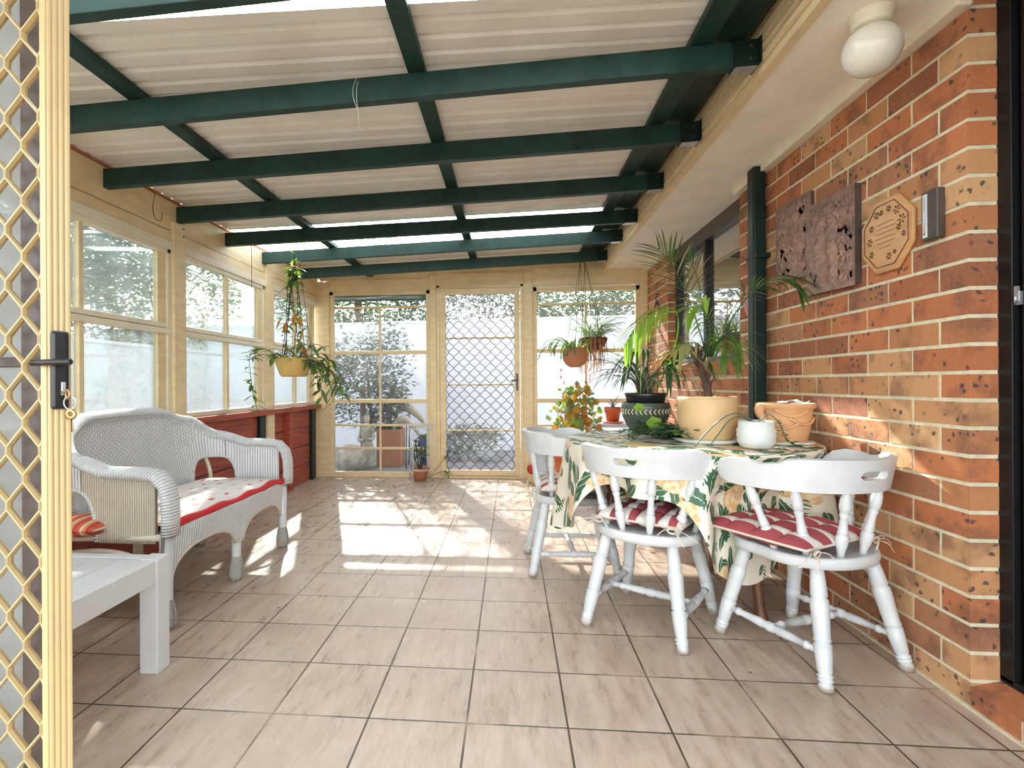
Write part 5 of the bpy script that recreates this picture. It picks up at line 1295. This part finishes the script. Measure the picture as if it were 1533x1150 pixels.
# loose wires
w1 = MB(); w1.tube(bez([(-.60, 2.08, 2.225), (-.598, 2.05, 2.19), (-.60, 2.05, 2.14), (-.595, 2.06, 2.07), (-.60, 2.07, 2.02)], 5), .0012, 5); w1.tube(bez([(-.60, 2.05, 2.22), (-.615, 2.05, 2.18), (-.612, 2.05, 2.14), (-.598, 2.05, 2.10)], 5), .0012, 5)
tag(w1.build('string_loop', STRINGM), 'pale loop of string dangling from the first full rafter', 'string')
w2 = MB(); w2.tube(bez([(-2.09, 2.95, 2.16), (-2.06, 2.93, 2.13), (-2.08, 2.94, 2.05), (-2.07, 2.95, 1.99), (-2.05, 2.97, 1.99), (-2.05, 2.98, 2.04)], 6), .002, 5)
tag(w2.build('wire_hook', WIRE), 'bent wire hook hanging on the cream beam between two rafters', 'hook')
w3 = MB(); w3.tube([(-1.93, 3.83, 2.07), (-1.93, 3.83, 1.72)], .0022, 5); w3.tube(bez([(-1.93, 3.83, 1.72), (-1.93, 3.815, 1.705), (-1.925, 3.80, 1.72)], 4), .0022, 5)
tag(w3.build('wire_hook', WIRE), 'straight empty hanging wire in front of the second garden window', 'hook')
# ------------------------------------------------------------------ garden outside
fb = MB(); M = Matrix.Translation((0, 8.7, 0)) @ Matrix.Rotation(math.radians(-6), 4, 'Z')
fb.mbox(M @ Matrix.Translation((0, 0, .98)), 16, .12, 2.12); fb.mbox(M @ Matrix.Translation((0, 0, 2.05)), 16, .16, .04)
tag(fb.build('wall_garden_back', RENDERW), 'white garden wall beyond the end windows', 'garden wall', kind='structure')
fb = MB(); fb.box(-4.82, -4.70, -4, 9.6, -.07, 1.50); fb.box(-4.84, -4.68, -4, 9.6, 1.50, 1.54)
tag(fb.build('wall_garden_left', RENDERW), 'white garden wall beyond the side windows', 'garden wall', kind='structure')
def tree(name, lab, x, y, h, rx, ry, rz, n, ls, mat, zc=None, group=None, trunk=.06):
    t = thing(name, lab, 'tree' if name == 'tree' else 'shrub', (x, y, -.07), group)
    zc = zc if zc is not None else h - rz
    mb = MB(); mb.tube([(x, y, -.07), (x + .04, y, zc * .5), (x, y, zc)], [trunk, trunk * .8, trunk * .4], 8)
    for k in range(7):
        a = rng.uniform(0, 6.28); mb.tube([(x, y, zc * .6 + .1 * k * .3), (x + rx * .6 * math.cos(a), y + ry * .6 * math.sin(a), zc + rng.uniform(-.3, .5) * rz)], [trunk * .4, trunk * .12], 6)
    mb.build('trunk', BARK, t)
    mb = MB()
    cl = [(rng.uniform(-.85, .85), rng.gauss(0, .45), rng.uniform(-.85, .8)) for _ in range(40)]
    if ry > rx: cl = [(b_, a_, c_) for a_, b_, c_ in cl]
    for k in range(n):
        q = rng.choice(cl); u = V((q[0] + rng.gauss(0, .20), q[1] + rng.gauss(0, .20), q[2] + rng.gauss(0, .20)))
        if u.length > 1.15: u = u.normalized() * rng.uniform(.7, 1.12)
        p = V((x + u.x * rx, y + u.y * ry, max(.02, zc + u.z * rz))); a = rng.uniform(0, 6.28)
        d = V((math.cos(a), math.sin(a), rng.uniform(-.7, .7))).normalized(); s_ = d.cross(V((rng.uniform(-1, 1), rng.uniform(-1, 1), 1))).normalized(); L = ls * rng.uniform(.7, 1.3); w_ = L * .36
        mb.add([p, p + d * L * .5 + s_ * w_ * .5, p + d * L, p + d * L * .5 - s_ * w_ * .5], [(0, 1, 2, 3)], False)
    mb.build('foliage', mat, t)
    return t
TG = 'trees beyond the garden walls'
for x, y, h, rx, ry, rz, n, ls, mt, lab in (
    (-3.4, 10.6, 3.6, 1.7, .8, 1.1, 9000, .12, LEAFT, 'tree showing over the white wall behind the left end window'),
    (-.6, 10.2, 3.3, 1.7, .8, 1.0, 9000, .12, LEAFT2, 'tree showing over the white wall above the end screen door'),
    (1.5, 9.6, 3.4, 1.5, .8, 1.0, 8000, .12, LEAFT, 'tree showing over the white wall behind the hanging baskets'),
    (3.9, 9.4, 3.5, 1.5, .8, 1.1, 6000, .13, LEAFT2, 'tree beyond the white wall near the brick pier'),
    (-2.85, 9.7, 4.9, .95, .5, 1.25, 1500, .13, LEAFT, 'tall sparse tree rising above the left end window'),
    (-6.4, 3.2, 4.6, 1.1, 1.9, 1.7, 12000, .14, LEAFT, 'tree filling the top of the garden window beside the screen door'),
    (-6.5, 6.4, 4.4, 1.1, 1.9, 1.6, 12000, .14, LEAFT2, 'tree filling the top of the garden window behind the far settee arm'),
    (-6.6, 9.4, 4.2, 1.2, 1.7, 1.5, 8000, .14, LEAFT, 'tree past the corner behind the hanging pot window')):
    tree('tree', lab, x, y, h, rx, ry, rz, n, ls, mt, None, TG)
tree('garden_shrub', 'grey green feathery shrub outside the left end window', -1.95, 7.15, 2.0, .62, .5, .78, 5200, .075, LEAFG, 1.15, None, .03)
tree('low_shrub', 'low dark shrub outside the end screen door', -.62, 7.6, .52, .5, .3, .22, 1600, .07, LEAFD, .22, None, .015)
# statue and other garden ornaments seen low through the left end window
gsx, gsy = -1.86, 6.75
sta = thing('garden_statue', 'pale stone garden statue of a robed figure outside the left end window', 'statue', (gsx, gsy, -.07))
mb = MB(); Ms = Matrix.Translation((gsx, gsy, -.07))
mb.lathe([(.001, 0), (.11, 0), (.115, .06), (.085, .09), (.095, .14), (.09, .26), (.06, .36), (.07, .46), (.075, .52), (.045, .56), (.022, .575), (.022, .595), (.038, .615), (.043, .645), (.034, .68), (.001, .70)], 20, Ms, wob=lambda a, z: .10 * math.sin(7 * a + z * 9) * (z < .5))
mb.tube(bez([(gsx - .07, gsy, .42), (gsx - .10, gsy - .04, .30), (gsx - .02, gsy - .09, .30)], 4), .022, 8); mb.tube(bez([(gsx + .07, gsy, .42), (gsx + .09, gsy - .05, .31), (gsx + .02, gsy - .09, .32)], 4), .022, 8)
mb.build('figure', STONE, sta)
bx = (-1.60, 7.0)
pb = thing('planter_box', 'square terracotta planter outside the left end window', 'planter', (bx[0], bx[1], -.07))
mb = MB(); mb.prism([(bx[0] - .16, bx[1] - .16), (bx[0] + .16, bx[1] - .16), (bx[0] + .16, bx[1] + .16), (bx[0] - .16, bx[1] + .16)], -.07, .42); mb.build('box', TERRA, pb, .01)
mb = MB()
for k in range(120): a = rng.uniform(0, 6.28); mb.leaf((bx[0] + rng.uniform(-.14, .14), bx[1] + rng.uniform(-.14, .14), .42), (math.cos(a), math.sin(a), 1), .16, .03, 0, .3, 3)
mb.build('foliage', [LEAF], pb)
for (x, y, ln, lab) in ((-2.15, 7.6, .0, 'red garden post leaning behind the stone statue'), (-1.85, 7.7, .12, 'red garden post standing upright right of the statue')):
    tag(MB().bar((x, y, -.07), (x + ln, y, 1.0), .07, .07, V((0, 1, 0))).build('garden_post', REDSTAIN, bevel=.004), lab, 'post', 'red garden posts')
for x, y, s_, lab in ((-1.42, 7.1, 1.0, 'larger grey bird ornament arching over the garden bed'), (-1.38, 6.7, .8, 'smaller pale bird ornament in front of the larger one')):
    t = thing('bird_ornament', lab, 'ornament', (x, y, -.07), 'garden bird ornaments')
    mb = MB(); mb.tube(bez([(x - .16 * s_, y, .50 * s_), (x - .10 * s_, y, .66 * s_), (x + .02, y, .70 * s_), (x + .18 * s_, y, .58 * s_), (x + .26 * s_, y, .46 * s_)], 6), [.012 * s_, .016 * s_, .02 * s_, .024 * s_, .028 * s_, .034 * s_, .04 * s_, .046 * s_, .05 * s_, .056 * s_, .06 * s_, .062 * s_, .063 * s_, .062 * s_, .06 * s_, .056 * s_, .052 * s_, .048 * s_, .042 * s_, .038 * s_, .034 * s_, .03 * s_, .026 * s_, .02 * s_, .012 * s_], 12)
    mb.build('body', STONE, t)
    mb = MB(); mb.tube([(x + .04, y, -.07), (x + .05, y, .66 * s_)], .008, 6); mb.build('stake', WIRE, t)
bo = MB(); bo.lathe([(.001, -.07), (.15, -.07), (.19, .05), (.17, .18), (.08, .25), (.001, .26)], 20, Matrix.Translation((-2.02, 6.55, 0)), wob=lambda a, z: .07 * math.sin(3 * a + 6 * z)); tag(bo.build('boulder', STONE), 'rounded pale boulder outside the left end window', 'boulder')
bp = thing('blue_pot', 'blue glazed garden pot behind the wire stand outside', 'pot', (-1.12, 7.1, -.07))
pot(bp, BLUE, V((-1.12, 7.1, -.07)), [(.001, 0), (.10, 0), (.15, .2), (.13, .34), (.15, .36), (.14, .37), (.11, .33), (.001, .3)], 'pot'); soil(bp, V((-1.12, 7.1, -.07)), .11, .34)
mb = MB()
for k in range(90): a = rng.uniform(0, 6.28); mb.leaf((-1.12 + rng.uniform(-.08, .08), 7.1 + rng.uniform(-.08, .08), .26), (math.cos(a), math.sin(a), 1.2), .2, .035, 0, .4, 3)
mb.build('foliage', [LEAFD], bp)
